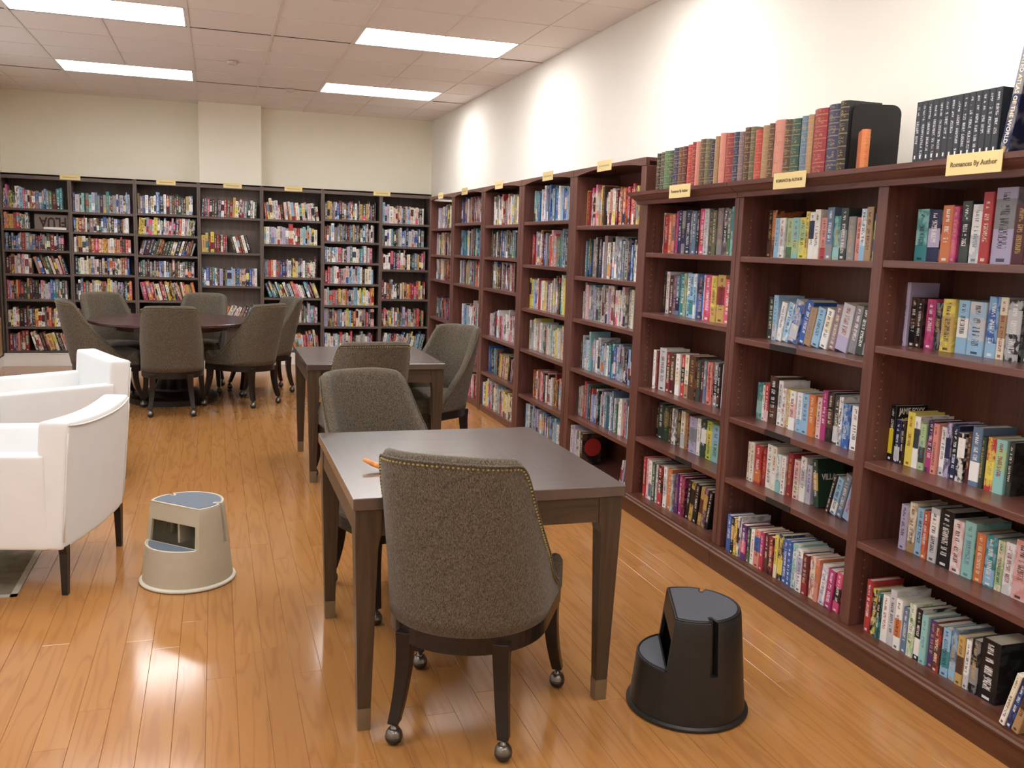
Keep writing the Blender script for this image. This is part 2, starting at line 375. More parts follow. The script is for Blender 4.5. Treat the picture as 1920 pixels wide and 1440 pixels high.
# the grid is cut where the troffers sit
gm = MB()
for xg in gx[1:-1]:
    ya = YF
    for a, b, f in sorted(rows):
        inside = f and any(x0+.05 < xg < x1-.05 for x0, x1, y0, y1 in lamps if y0 == a)
        if not inside: gm.box((xg-.010, a, ZC-.002), (xg+.010, b, ZC+.0025))
for a, b, f in rows:
    for yy in ((a, b) if f else (a,)):
        gm.box((XL, yy-.0035, ZC-.001), (XR, yy+.0035, ZC+.0028))
gm.build('ceiling_grid', 'ceiling_grid', ce)
for li, (x0, x1, y0, y1) in enumerate(lamps):
    col = 'right wall' if x0 > .5 else 'left wall'
    row = ['fifth', 'fourth', 'third', 'second', 'first'][sorted(set(l[2] for l in lamps)).index(y0)]
    L = empty('ceiling_light', ((x0+x1)/2, (y0+y1)/2, ZC), 0, f'recessed fluorescent ceiling light, {row} from the back wall, nearer the {col}', 'ceiling light', 'recessed fluorescent ceiling lights')
    X, Y = (x1-x0)/2-.012, (y1-y0)/2-.006
    f_ = MB()
    for a_, b_ in (((-X, -Y, 0), (X, -Y+.012, .075)), ((-X, Y-.012, 0), (X, Y, .075)), ((-X, -Y, 0), (-X+.012, Y, .075)), ((X-.012, -Y, 0), (X, Y, .075))): f_.box(a_, b_)
    f_.box((-X, -Y, .075), (X, Y, .085))
    f_.build('housing', 'troffer_white', L)
    le = MB().box((-X+.013, -Y+.013, .052), (X-.013, Y-.013, .062)).build('lens', 'lamp_lens', L)
for (dx, dy), lb in (((.17, 8.9), 'small round ceiling detector between the light rows'), ((.77, 10.2), 'small round ceiling detector nearer the column')):
    d = MB().lathe([(.05, 3.083), (.045, 3.06), (.02, 3.052)], 16).build('smoke_detector', 'detector_white', smooth=False); d.location = (dx, dy, 0)
    tag(d, lb, 'detector')

# ------------------------------------------------------------------ bookcases
DEPTH_A = XR-.005-FA
def shelf_bay(root, y0, y1, zs, front, back, mat='bookcase_red_h', th=.026, axis='x'):
    for z in zs: MB().box((front, y0, z-th), (back, y1, z)).build('shelf', mat, root, bevel=.002)
ZA = {'A1': [1.518, 1.18, .747, .454], 'A2': [1.516, 1.14, .758, .463], 'A3': [1.521, 1.207, .768, .455]}
ZBASE = .112
def cornice(root, y0, y1, ret):
    # profile in (x,z): crown moulding stepping out into the room
    p = [(FA+.02, 1.786), (FA-.012, 1.786), (FA-.016, 1.806), (FA-.03, 1.812), (FA-.05, 1.826), (FA-.055, 1.832), (FA-.072, 1.834), (FA-.075, 1.852), (FA+.02, 1.852)]
    m = MB(); m.prism(p, y0, y1, 0, 'y'); m.build('cornice', 'bookcase_red_h', root)
    box('top_panel', (FA+.02, y0, 1.826), (XR-.005, min(y1, 4.833), 1.852), 'bookcase_red_h', root)
def plinth(root, y0, y1):
    p = [(FA+.03, 0), (FA-.03, 0), (FA-.03, .074), (FA-.035, .078), (FA-.035, .086), (FA-.028, .092), (FA-.024, .100), (FA-.016, .104), (FA-.014, .112), (FA+.03, .112)]
    MB().prism(p, y0, y1, 0, 'y').build('plinth', 'plinth_wood', root)
    box('bottom_shelf', (FA+.03, y0, .086), (XR-.02, y1, .112), 'bookcase_red_h', root)
def pins(root, y, z0, z1, side):
    m = MB()
    for xx in (FA+.045,):
        z = z0
        while z < z1:
            m.box((xx, y, z), (xx+.006, y+side*.0015, z+.006)); z += .032
    o = m.build('shelf_pin_holes', 'pin_hole', root); o['kind'] = 'stuff'
A1 = empty('bookcase', (0, 0, 0), 0, 'reddish-brown single-bay bookcase with crown cornice, adjoining the arched bookcases', 'bookcase', 'reddish-brown bookcases with crown cornice')
def upright(root, ya, yb, z0=.112, z1=1.79, name='side_panel'):
    MB().box((FA, ya, z0), (XR-.02, yb, z1)).build(name, 'bookcase_red', root, bevel=.0025)
upright(A1, 4.748, 4.812, .0); upright(A1, 3.790, 3.826)
box('back_panel', (XR-.02, 3.79, .05), (XR-.006, 4.812, 1.83), 'bookcase_inner', A1)
shelf_bay(A1, 3.826, 4.748, ZA['A1'], FA+.004, XR-.02); cornice(A1, 3.788, 4.86, True); plinth(A1, 3.788, 4.83)
A2 = empty('bookcase', (0, 0, 0), 0, 'reddish-brown two-bay bookcase with crown cornice, black volumes standing on top', 'bookcase', 'reddish-brown bookcases with crown cornice')
upright(A2, 3.752, 3.786); upright(A2, 2.79, 2.844, name='divider'); upright(A2, 1.80, 1.84)
box('back_panel', (XR-.02, 1.80, .05), (XR-.006, 3.786, 1.83), 'bookcase_inner', A2)
shelf_bay(A2, 2.844, 3.752, ZA['A2'], FA+.004, XR-.02); shelf_bay(A2, 1.84, 2.79, ZA['A3'], FA+.004, XR-.02)
cornice(A2, 1.78, 3.784, False); plinth(A2, 1.78, 3.785)
for r_, yy in ((A1, 4.748), (A2, 3.752), (A2, 2.79)): pins(r_, yy, .75, 1.70, -1); pins(r_, yy, .18, .44, -1)
# small black tags on some shelf edges
for (k, zz, ya, yb) in (('A1', .454, 4.25, 4.08), ('A2', 1.14, 3.46, 3.27), ('A2', .758, 3.45, 3.26), ('A2', .463, 3.40, 3.22)):
    box('shelf_tag', (FA+.0015, yb, zz-.025), (FA+.004, ya, zz+.001), 'tag_black', A1 if k == 'A1' else A2)

BY = [4.835, 5.957, 7.08, 8.197, 9.32, 10.40]
ZB = [[1.68, 1.342, 1.052, .708, .37], [1.725, 1.391, 1.044, .715, .339], [1.712, 1.43, 1.148, .712, .369], [1.745, 1.425, 1.138, .71, .36], [1.702, 1.411, 1.138, .71, .368]]
OR = ['first', 'second', 'third', 'fourth', 'fifth']
for b in range(5):
    ya, yb = BY[b]+.002, BY[b+1]-.002
    R_ = empty('bookcase', (0, 0, 0), 0, f'tall arched-top reddish-brown bookcase, {OR[b]} along from the cornice bookcases', 'bookcase', 'tall arched-top bookcases')
    for p0, p1 in ((ya, ya+.066), (yb-.066, yb)): MB().box((FB, p0, 0), (XR-.02, p1, 2.012)).build('side_panel', 'bookcase_red', R_, bevel=.003)
    box('back_panel', (XR-.02, ya, .02), (XR-.006, yb, 2.05), 'bookcase_inner', R_)
    shelf_bay(R_, ya+.066, yb-.066, ZB[b], FB+.006, XR-.02)
    box('bottom_shelf', (FB+.006, ya+.066, .03), (XR-.02, yb-.066, .056), 'bookcase_red_h', R_)
    box('base_rail', (FB+.003, ya+.066, 0), (FB+.02, yb-.066, .03), 'bookcase_red_h', R_)
    n = 14; i0, i1 = ya+.066, yb-.066
    poly = [(ya, 2.056), (ya, 2.012), (i0, 2.012)] + [(i0+(i1-i0)*k/n, 2.012+.026*math.sin(math.pi*k/n)**.8) for k in range(1, n)] + [(i1, 2.012), (yb, 2.012), (yb, 2.056)]
    m = MB(); m.prism(poly, FB-.004, FB+.018, 0, 'x'); m.build('arched_header', 'bookcase_red_h', R_)
    box('top_panel', (FB+.018, ya, 2.036), (XR-.006, yb, 2.056), 'bookcase_red_h', R_)

BX = [-2.255, -1.553, -.872, -.178, .537, 1.257, 1.972, 2.612]
ZK = [[1.768, 1.543, 1.308, 1.041, .757, .444], [1.751, 1.529, 1.299, 1.05, .758, .44], [1.766, 1.524, 1.287, 1.035, .761, .44], [1.759, 1.343, .949, .5],
      [1.758, 1.462, 1.067, .815, .512], [1.79, 1.519, 1.265, 1.001, .735, .468], [1.766, 1.484, 1.194, .823, .472]]
KL = ['beside the dark door', 'second from the dark door', 'just left of the column', 'shallow, standing before the column', 'just right of the column', 'second right of the column', 'in the corner by the arched bookcases']
for b in range(7):
    xa, xb = BX[b]+.001, BX[b+1]-.001; bk = 11.655 if b == 3 else YW-.005
    R_ = empty('bookcase', (0, 0, 0), 0, f'grey-brown bookcase on the back wall, {KL[b]}', 'bookcase', 'grey-brown bookcases on the back wall')
    for p0, p1 in ((xa, xa+.019), (xb-.019, xb)): box('side_panel', (p0, YB, .15), (p1, bk, 2.142), 'bookcase_grey', R_)
    box('back_panel', (xa+.019, bk-.01, .15), (xb-.019, bk, 2.13), 'bookcase_grey', R_)
    for z in ZK[b]: box('shelf', (xa+.019, YB+.004, z-.026), (xb-.019, bk-.01, z), 'bookcase_grey_h', R_)
    box('bottom_shelf', (xa+.019, YB+.004, .15), (xb-.019, bk-.01, .168), 'bookcase_grey_h', R_)
    MB().box((xa+.019, YB-.002, 2.09), (xb-.019, YB+.02, 2.144)).box((xa, YB-.002, 2.128), (xb, bk, 2.146)).build('top_rail', 'bookcase_grey_h', R_)

# ------------------------------------------------------------------ signs
def sign_right(yc, zc, xf, lab, txt=None, size=.03, wd=.222, ht=.066, tilt=0):
    S = empty('shelf_sign', (xf, yc, zc), 0, lab, 'sign', 'cream shelf signs')
    MB().box((-.003, -wd/2, -ht/2), (0, wd/2, ht/2)).build('plate', 'sign_cream', S, bevel=.0008)
    if txt: lettering(txt, size, 'sign_ink', S, basis((0, -1, 0), (0, 0, 1), (-.0034, 0, 0)), .0004)
    else: MB().box((-.0036, -wd*.36, -.006), (-.003, wd*.36, .004)).build('lettering', 'sign_ink2', S)
plain('sign_ink2', 'bfa878', .5, .3, 260)
XS = FA-.0755
sign_right(4.233, 1.832, XS, 'cream sign on the cornice under the green leather volumes', 'Romances By Author', .020)
sign_right(3.294, 1.832, XS, 'cream sign on the cornice under the brick-red leather volumes', 'ROMANCE By AUTHOR', .0172)
sign_right(2.327, 1.828, XS, 'cream sign reading Romances By Author under the black volumes', 'Romances By Author', .0215)
for b, yc in enumerate((5.43, 6.47, 7.70, 8.85, 9.86)):
    sign_right(yc, 2.05, FB-.0045, f'small cream sign on the {OR[b]} arched bookcase from the cornice bookcases')
for xc, lb in ((-1.54, 'nearest the dark door'), (-.532, 'just left of the column'), (.205, 'under the column'), (.907, 'just right of the column'), (1.979, 'nearest the arched bookcases')):
    S = empty('shelf_sign', (xc, YB-.0025, 2.128), 0, f'small cream sign on the back wall bookcases, {lb}', 'sign', 'cream shelf signs')
    MB().box((-.105, -.003, -.028), (.105, 0, .028)).build('plate', 'sign_cream', S)
    MB().box((-.075, -.0036, -.006), (.075, -.003, .004)).build('lettering', 'sign_ink2', S)

# ------------------------------------------------------------------ books
COL = dict(wh='f0eeea', cr='e8dcc0', yl='e8d430', gd='c9a24a', og='d9742c', sa='e08a78', rd='c22a30', cm='98202e', mr='5a1e26', pk='e2487e', lp='e8b8b8', mg='b82a7a',
           pu='5a3478', lv='b8aed0', nv='232a52', bl='2f62b4', sk='8fbfe0', st='5f7c9c', tl='2f8c90', lt='8cc8c4', gn='4a7a4c', lg='a9c98a', ol='6e6a48', dg='3c4440',
           gy='8c8c90', lx='c8c8cc', bk='1c1a1c', br='5a3a28', tn='b08a5c', mv='8f747c', gr='2e4a38', yg='c4d23a', ch='30343b')
WORD = dict(wh='white', cr='cream', yl='yellow', gd='gold', og='orange', sa='salmon', rd='red', cm='crimson', mr='maroon', pk='hot pink', lp='pale pink', mg='magenta', pu='purple',
            lv='lavender', nv='navy', bl='blue', sk='sky blue', st='steel blue', tl='teal', lt='pale teal', gn='green', lg='pale green', ol='olive', dg='dark grey-green',
            gy='grey', lx='light grey', bk='black', br='brown', tn='tan', mv='mauve', gr='dark green', yg='lime yellow', ch='black')
def soften(c):
    g = .3*c[0]+.55*c[1]+.15*c[2]; return tuple(x*.86+g*.14 for x in c)
LINC = {k: soften(hexc(v)) for k, v in COL.items()}
DARK = set('ch nv bk mr br dg cm pu bl gr gn ol tl rd mg mv st gy og pk'.split())
def contrast(c): return random.choice(['wh', 'cr', 'wh', 'gd']) if c in DARK else random.choice(['bk', 'nv', 'cm', 'bk', 'st'])
def put_attrs(me, c1, c2, c3, sd, fks):
    n = len(me.polygons)
    for nm, arr in (('c1', c1), ('c2', c2), ('c3', c3)):
        at = me.attributes.new(nm, 'FLOAT_COLOR', 'FACE'); at.data.foreach_set('color', [x for c in arr for x in (*c, 1)])
    at = me.attributes.new('seed', 'FLOAT', 'FACE'); at.data.foreach_set('value', sd)
    at = me.attributes.new('fk', 'FLOAT', 'FACE'); at.data.foreach_set('value', fks)
def cover_geom(T, H, D, leather):
    # returns verts, faces, uv lists, fk; local: spine at x=0 facing -x, thickness along +y, height z
    wv = .0022 if T > .02 else .0012
    if leather:
        b = min(T*.32, .012); seg = 6
        out = [(D, 0), (b, 0)] + [(b-b*math.sin(math.pi*k/seg), T*k/seg) for k in range(1, seg)] + [(b, T), (D, T)]
        inn = [(D, T-wv), (b+.003, T-wv), (b+.003, wv), (D, wv)]
    else:
        c = min(.0025, T*.2); out = [(D, 0), (c, 0), (0, c), (0, T-c), (c, T), (D, T)]
        inn = [(D, T-wv), (.003, T-wv), (.003, wv), (D, wv)]
    poly = out+inn; n = len(poly); vs = [(p[0], p[1], 0) for p in poly]+[(p[0], p[1], H) for p in poly]
    fs, uv, fk = [], [], []
    for i in range(n):
        j = (i+1) % n; fs.append((j, i, n+i, n+j)); q = [(poly[j], 0), (poly[i], 0), (poly[i], 1), (poly[j], 1)]
        if i < len(out)-1:
            board = i == 0 or i == len(out)-2
            fk.append(1. if board else 0.); uv.append([((1-p[1]/T) if not board else p[0]/D, v) for p, v in q])
        else: fk.append(1.); uv.append([(0, v) for p, v in q])
    no = len(out)
    # top/bottom rims as quads strips
    io = no
    rim = [(0, 1, no+2, no+3), (no-2, no-1, no, no+1)]
    rim.append(tuple(range(1, no-1))+(no+1, no+2))
    for r in rim:
        fs.append(tuple(x+n for x in r)); fs.append(tuple(reversed(r))); fk += [1., 1.]; uv += [[(.5, .99)]*len(r), [(.5, .01)]*len(r)]
    if leather:
        for zf in (.13, .3, .47, .64, .81):
            z0, z1 = zf*H-.0016, zf*H+.0016; base = len(vs)
            pr = [(b-(b+.0016)*math.sin(math.pi*k/6), T*k/6) for k in range(0, 7)]
            vs += [(p[0], p[1], z0) for p in pr]+[(p[0], p[1], z1) for p in pr]
            for k in range(6): fs.append((base+k+1, base+k, base+7+k, base+8+k)); fk.append(0.); uv.append([(.5, zf+.02)]*4)
            for top in (0, 7):
                fs.append(tuple(base+top+k for k in (range(7) if top else range(6, -1, -1)))); fk.append(0.); uv.append([(.5, zf+.02)]*7)
    return vs, fs, uv, fk
def one_book(c1, c2, c3, T, H, D, leather=False, pages=True):
    vs, fs, uv, fk = cover_geom(T, H, D, leather); me = bpy.data.meshes.new('cover'); me.from_pydata(vs, [], fs)
    me.materials.append(MATS['leather_cover' if leather else 'book_cover'])
    ul = me.uv_layers.new(name='UVMap'); ul.data.foreach_set('uv', [x for f in uv for p in f for x in p])
    n = len(fs); sd = random.random(); put_attrs(me, [LINC[c1]]*n, [LINC[c2]]*n, [LINC[c3]]*n, [sd]*n, fk)
    if leather: me.polygons.foreach_set('use_smooth', [False]*n)
    wv = .0022 if T > .02 else .0012
    b = min(T*.32, .012) if leather else 0
    pg = MB().box((b+.0031, wv+.0001, .003), (D-.003, T-wv-.0001, H-.003)).mesh('page_block', 'page_paper')
    return me, pg
SIZEW = lambda T: 'slim' if T < .019 else ('thick' if T > .042 else 'mid-thick')
ORD = 'first second third fourth fifth sixth seventh eighth ninth tenth eleventh twelfth thirteenth fourteenth fifteenth sixteenth seventeenth eighteenth nineteenth twentieth 21st 22nd 23rd 24th 25th 26th 27th 28th 29th 30th 31st 32nd 33rd 34th 35th 36th'.split()
NB = 0
def shelf_books(spec, z, y0, y1, x0, x1, where, D=.145, leather=False, extra=None, jit=.006, dark_set=False, fixed=False):
    """spec: 'c1,c2,T,H[,lean]' tokens, T and H in mm, from the back-wall end towards the camera end"""
    global NB
    items = []
    for tk in spec.split():
        p = tk.split(','); items.append((p[0], p[1] or random.choice([p[0], 'wh', 'bk', 'st', 'gd', 'cm']), float(p[2])/1000, float(p[3])/1000, math.radians(float(p[4])) if len(p) > 4 else 0, float(p[5])/1000 if len(p) > 5 else 0))
    tot = sum(i[2]/math.cos(i[4])+.0012 for i in items)
    extra_w = 0; prev = 0
    for it in items:
        if it[4] > prev+.05: pass
        prev = it[4]
    gaps = 0; pa, pH = 0, .2
    for it in items:
        if it[4] < pa-.03: gaps += min(it[3], pH)*math.tan(pa-it[4])*.98 if pa <= .03 else it[3]*math.tan(pa)*.55
        pa, pH = it[4], it[3]
    gaps += sum(it[5] for it in items)
    k = 1 if fixed else (y0-y1-gaps)/tot
    y = y0; prev = 0; prevH = .2
    out = []
    for i, (c1, c2, T, H, a, gp) in enumerate(items):
        T *= k; y -= gp; wdt = T/math.cos(a)+.0012*k
        # make room where the lean changes
        if a > prev+.03: y -= 0.0
        if a < prev-.03: y -= min(H, prevH)*math.tan(prev-a)*.98 if prev <= 0.03 else H*math.tan(prev)*.55
        if a > 0: oy, lo = y-T/math.cos(a), 0       # top leans towards the camera: rests on its near bottom edge
        elif a < 0: oy, lo = y, -T
        else: oy, lo = y-T, 0
        x = x0+(x1-x0)*(i/max(1, len(items)-1))+random.uniform(-jit, jit)
        d = D*random.uniform(.92, 1.08)
        d = min(d, XR-.024-x)
        c3 = 'gd' if leather else ('lx' if c1 == 'ch' else contrast(c1))
        me, pg = one_book(c1, c2, c3, T, H, d, leather)
        lb = f"{SIZEW(T)} {WORD[c1]} {'leather-bound ' if leather else ''}book, {ORD[i]} from the far end, {where}"
        R_ = empty('book', (x, oy, z), 0, lb, 'book', f'books, {where}'); R_.rotation_euler = (a, 0, 0)
        for nm, mm in (('cover', me), ('page_block', pg)):
            o = bpy.data.objects.new(nm, mm); link(o, R_); o.location = (0, lo, 0)
        R_['T'] = T; out.append(R_); NB += 1
        y -= wdt; prev = a; prevH = H
    return out
W1, W2, W3 = 'bay beside the arched bookcases', 'bay under the brick-red volumes', 'bay under the black volumes'
SH = ['top shelf', 'second shelf', 'third shelf', 'fourth shelf', 'bottom shelf']
shelf_books('wh,cr,9,225 rd,cm,34,214 og,sa,24,214 sa,mv,18,212 mg,pu,14,230 nv,pu,26,234 gy,nv,22,230 nv,bl,36,234 dg,gy,16,230 st,lx,26,226 mr,bk,14,228 pk,rd,34,236 lx,wh,28,234 dg,lx,22,230 ol,gy,22,224 mv,gy,32,234 mv,bk,26,234 gy,gn,20,228 lt,tl,48,238 wh,lp,16,230',
            ZA['A1'][0], 4.722, 3.90, 2.415, 2.415, f'{SH[0]}, {W1}')
shelf_books('bk,dg,14,240 wh,lp,16,236 br,mr,22,216 mv,pu,24,216 st,nv,20,218 tl,gr,30,228 lg,gy,14,234 sk,wh,20,236 sk,tl,24,234 wh,sk,14,236 nv,bl,34,236 wh,lx,14,234 pk,rd,32,236 yl,gd,26,234 gd,cm,36,240 pk,og,32,222 mg,og,12,214',
            ZA['A1'][1], 4.728, 3.915, 2.445, 2.40, f'{SH[1]}, {W1}')
shelf_books('wh,lx,16,222 mr,cm,10,220 lx,wh,44,240 cm,br,26,224 br,mr,28,222 wh,cr,24,228 rd,bk,22,226 cr,tn,24,234 br,og,38,236 dg,tl,22,220 mr,br,14,218 gy,st,14,222 sa,rd,26,222 gy,bk,24,228 bk,mr,14,222 lx,wh,16,226',
            ZA['A1'][2], 4.704, 4.0, 2.39, 2.44, f'{SH[2]}, {W1}')
shelf_books('bk,dg,20,206 dg,gr,34,208 gr,ol,34,202 bk,br,22,204 wh,dg,26,204 bk,ol,24,206 cr,lx,26,206 tn,cr,18,204 mr,cm,14,200 lv,gy,46,196 wh,gn,20,200 gr,wh,30,198 yg,yl,30,204 lt,sk,44,196 wh,lx,22,196',
            ZA['A1'][3], 4.73, 3.99, 2.44, 2.45, f'{SH[3]}, {W1}')
b5 = shelf_books('rd,cm,20,236 lp,wh,18,232 wh,st,22,226 dg,gn,24,224 lx,wh,22,220 bk,rd,36,226 wh,lx,26,232 og,sk,30,228 gy,lx,20,208 pu,nv,26,222 mg,pu,22,222 mr,mg,24,218 bk,gd,22,216,6 gd,bk,26,218,7 bk,gd,26,216,7 gd,br,22,210,8 pu,gd,24,212,9 bk,gd,20,208,10',
            ZBASE, 4.68, 4.01, 2.352, 2.40, f'{SH[4]}, {W1}')
shelf_books('bk,br,22,214 br,og,20,212 sk,st,20,176 wh,lx,26,176 lg,gn,26,174 lt,lg,28,176 yl,lg,30,176 yl,gd,14,200 wh,nv,22,196 wh,cr,22,206 sa,rd,24,172 st,gy,26,212 tl,lt,26,176 dg,gy,26,206 gy,nv,26,172 sa,lp,18,168 wh,sk,20,200 tn,br,22,206 bl,lg,24,180 tl,gn,20,220',
            ZA['A2'][0], 3.70, 2.875, 2.42, 2.40, f'{SH[0]}, {W2}')
shelf_books('dg,gr,20,196 sk,lx,16,206 wh,lx,18,178,10 sk,wh,20,180,13 bl,lx,26,194,14 bl,st,24,196,14 tn,cr,22,168,13 sk,bl,24,172,13 wh,cr,22,172,13 mv,wh,22,190,12 lx,lv,34,196,11 gy,mv,22,196,10 dg,bk,20,194,9 bk,gy,20,188,8 sa,lp,12,180,7',
            ZA['A2'][1], 3.672, 2.935, 2.44, 2.45, f'{SH[1]}, {W2}')
b = shelf_books('tl,lt,24,172 cr,wh,12,166 rd,lp,18,178 br,bk,34,218 wh,lx,18,206 wh,sa,16,178 yl,cr,14,176 wh,lp,24,176 wh,sk,22,176 sk,bl,26,176 og,yl,24,182 lp,cr,18,176 mg,og,18,212 bk,br,22,210 dg,lx,20,206 wh,gy,14,204 bl,sk,24,180 wh,cr,26,180 pu,og,18,208',
            ZA['A2'][2], 3.708, 2.94, 2.44, 2.435, f'{SH[2]}, {W2}')
v4 = shelf_books('cr,dg,14,186 wh,cr,18,188 rd,og,32,184 cm,rd,18,182 wh,cr,28,204 cr,wh,20,204 wh,lt,22,176 wh,sa,20,176 cm,rd,24,198 lp,cr,26,176 wh,lx,26,200 lx,lv,20,172 gr,gd,20,204,-9 br,bk,12,178,14,45 sk,wh,24,168,14 gy,st,22,196,14 sk,lv,26,196,15',
            ZA['A2'][3], 3.69, 2.985, 2.40, 2.44, f'{SH[3]}, {W2}')
f5 = shelf_books('bl,nv,26,178 bk,gd,16,176 yl,mg,14,174 wh,bk,10,192 gy,lx,14,200 pu,pk,26,170 dg,gn,14,166 wh,lx,20,164 sa,bl,30,176 rd,mg,18,178 mr,br,20,180 bk,rd,24,176 yl,cr,14,194 nv,yl,24,204 bl,gd,22,196 bl,sk,18,200 lt,wh,22,196 wh,lv,26,186 mr,cm,24,176 cr,rd,26,180 sa,og,16,182 wh,lv,24,172,5 mg,bk,28,166,6 pk,bk,24,168,6',
            ZBASE, 3.712, 2.90, 2.325, 2.352, f'{SH[4]}, {W2}')
m1 = shelf_books('lt,tl,34,186 nv,lv,34,182 og,yl,30,196 mg,pk,16,190 dg,bk,26,208 lx,wh,28,196 rd,cm,26,234 lv,gy,52,246 mr,sa,30,190 lp,sa,32,186 wh,lg,22,180 st,sk,26,192 cr,tn,22,190',
            ZA['A3'][0], 2.745, 2.10, 2.42, 2.44, f'{SH[0]}, {W3}')
m2 = shelf_books('lv,wh,22,236 br,bk,20,182 bk,br,16,180 mg,pk,24,180 bk,gy,18,170 yl,gd,32,186 sk,wh,28,186 lx,sk,40,184 bl,sk,26,206 cr,tn,18,206 bk,lx,32,200 bk,dg,26,196 lt,wh,26,190',
            ZA['A3'][1], 2.815, 2.20, 2.45, 2.49, f'{SH[1]}, {W3}')
m3 = shelf_books('bk,bk,24,214 nv,lx,22,164 bk,br,12,162 yl,gd,30,202 wh,dg,22,192 lg,dg,22,170 nv,mg,26,188 sa,nv,20,182 lx,wh,22,176 lv,nv,18,196 nv,bk,22,192 bk,wh,26,172 br,mr,14,176 st,wh,34,204 gr,dg,14,176 rd,yl,30,180 lt,lg,34,182 dg,bk,16,180',
            ZA['A3'][2], 2.792, 2.255, 2.43, 2.46, f'{SH[2]}, {W3}')
shelf_books('rd,gd,30,196,-9 og,tn,24,190,-9', ZA['A3'][2], 2.205, 2.14, 2.45, 2.45, f'{SH[2]}, {W3}, leaning', fixed=True)
m4 = shelf_books('lv,wh,26,170 cr,tn,26,188 sk,bk,26,178 og,rd,20,176 lx,wh,30,198 bk,dg,46,204 lp,wh,34,186 lt,tl,34,196 og,br,28,170 tl,sk,32,174 cr,lg,20,170 wh,lx,28,174 lp,sa,40,196 yl,gd,32,170',
            ZA['A3'][3], 2.69, 2.08, 2.43, 2.44, f'{SH[3]}, {W3}')
m5 = shelf_books('rd,cm,26,206 bk,yl,26,182 tl,bk,18,178 wh,rd,30,180 lx,wh,28,212 wh,og,28,190 st,nv,24,170 lg,wh,26,198 bk,wh,24,190 lt,gy,26,178 pu,gy,26,172 br,rd,26,170 sk,tl,30,172 st,sk,26,184 gd,br,26,172 wh,lx,20,170 bk,gy,30,184 bk,dg,64,206',
            ZBASE, 2.742, 2.13, 2.352, 2.37, f'{SH[4]}, {W3}')
shelf_books('cr,wh,20,186,14 nv,bl,22,180,14 tn,br,26,176,14', ZBASE, 2.045, 1.96, 2.295, 2.30, f'{SH[4]}, {W3}, leaning', fixed=True)
# leather volumes on the cornice
top = shelf_books('bk,dg,30,212 dg,bk,34,214 gn,gr,34,216 gr,gn,28,214 nv,pu,38,222 br,og,26,222 mr,cm,26,222 rd,cm,30,226 cm,rd,24,236 sa,cm,26,234 br,ol,38,240 ol,br,26,236 nv,bk,30,226 tn,br,22,240 sa,rd,34,250 cm,rd,42,244 nv,st,34,242 mv,nv,24,238 br,bk,32,252 ol,bk,26,250 rd,og,34,232 tn,br,30,244 br,tn,22,248 sa,br,50,256 br,ol,30,250 gr,tl,40,246 st,tl,32,250 tn,cm,22,250 cm,rd,54,266 nv,gy,46,272 bk,dg,34,276',
                  1.852, 4.735, 3.075, 2.345, 2.33, 'top of the cornice bookcases', D=.16, leather=True, jit=.004)
og_ = shelf_books('og,rd,30,150', 1.852, 3.0, 2.97, 2.34, 2.34, 'before the black bookend', D=.11, leather=True, fixed=True)
og_[0]['label'] = 'small orange leather book standing before the black bookend on the cornice'
og_[0].rotation_euler = (0, 0, math.radians(60)); og_[0].location = (2.33, 2.925, 1.852)
be = empty('bookend', (2.36, 3.02, 1.852), 0, 'large black plate bookend behind the small orange book', 'bookend')
rc = [(.035*(1-math.sin(q)), .262-.035*(1-math.cos(q))) for q in [k*math.pi/12 for k in range(7)]]
MB().prism([(0, 0), (.19, 0)]+[(.19-p[0], p[1]) for p in rc[::-1]]+rc, -.004, 0, 0, 'y').build('upright_plate', 'bookend_black', be); be.rotation_euler = (0, 0, math.radians(-16))
MB().box((0, -.10, 0), (.19, 0, .002)).build('foot_plate', 'bookend_black', be)
be.location = (2.35, 3.068, 1.852)
ds = shelf_books(' '.join(['ch,ch,27,216']*14), 1.852, 2.705, 2.335, 2.335, 2.335, 'black volumes on the cornice', D=.15, jit=.0006)
bar = MB().box((-.0006, .35, .05), (0, .62, .8))
for i, o in enumerate(ds):
    T = o['T']; o['label'] = f'matching slim black volume, {ORD[i]} from the bookend, on the cornice'
    m = MB().box((-.0006, T*.38, .022), (-.00005, T*.62, .034)); m.build('emblem', 'print_white', o)
at = shelf_books('nv,gy,34,372,9', 1.852, 2.322, 2.28, 2.325, 2.325, 'beside the black volumes', D=.24, fixed=True)[0]
at['label'] = 'tall navy atlas leaning beside the matching black volumes on the cornice'
lettering('ILLUSTRATED ATLAS OF THE WORLD', .021, 'print_white', at, basis((0, 0, -1), (0, -1, 0), (-.001, .017, .2)), .0003, .92)
bb = shelf_books('bl,nv,40,250', 1.852, 2.22, 2.18, 2.33, 2.33, 'beside the leaning atlas', D=.17, fixed=True)[0]
bb['label'] = 'large blue book standing beside the leaning atlas'

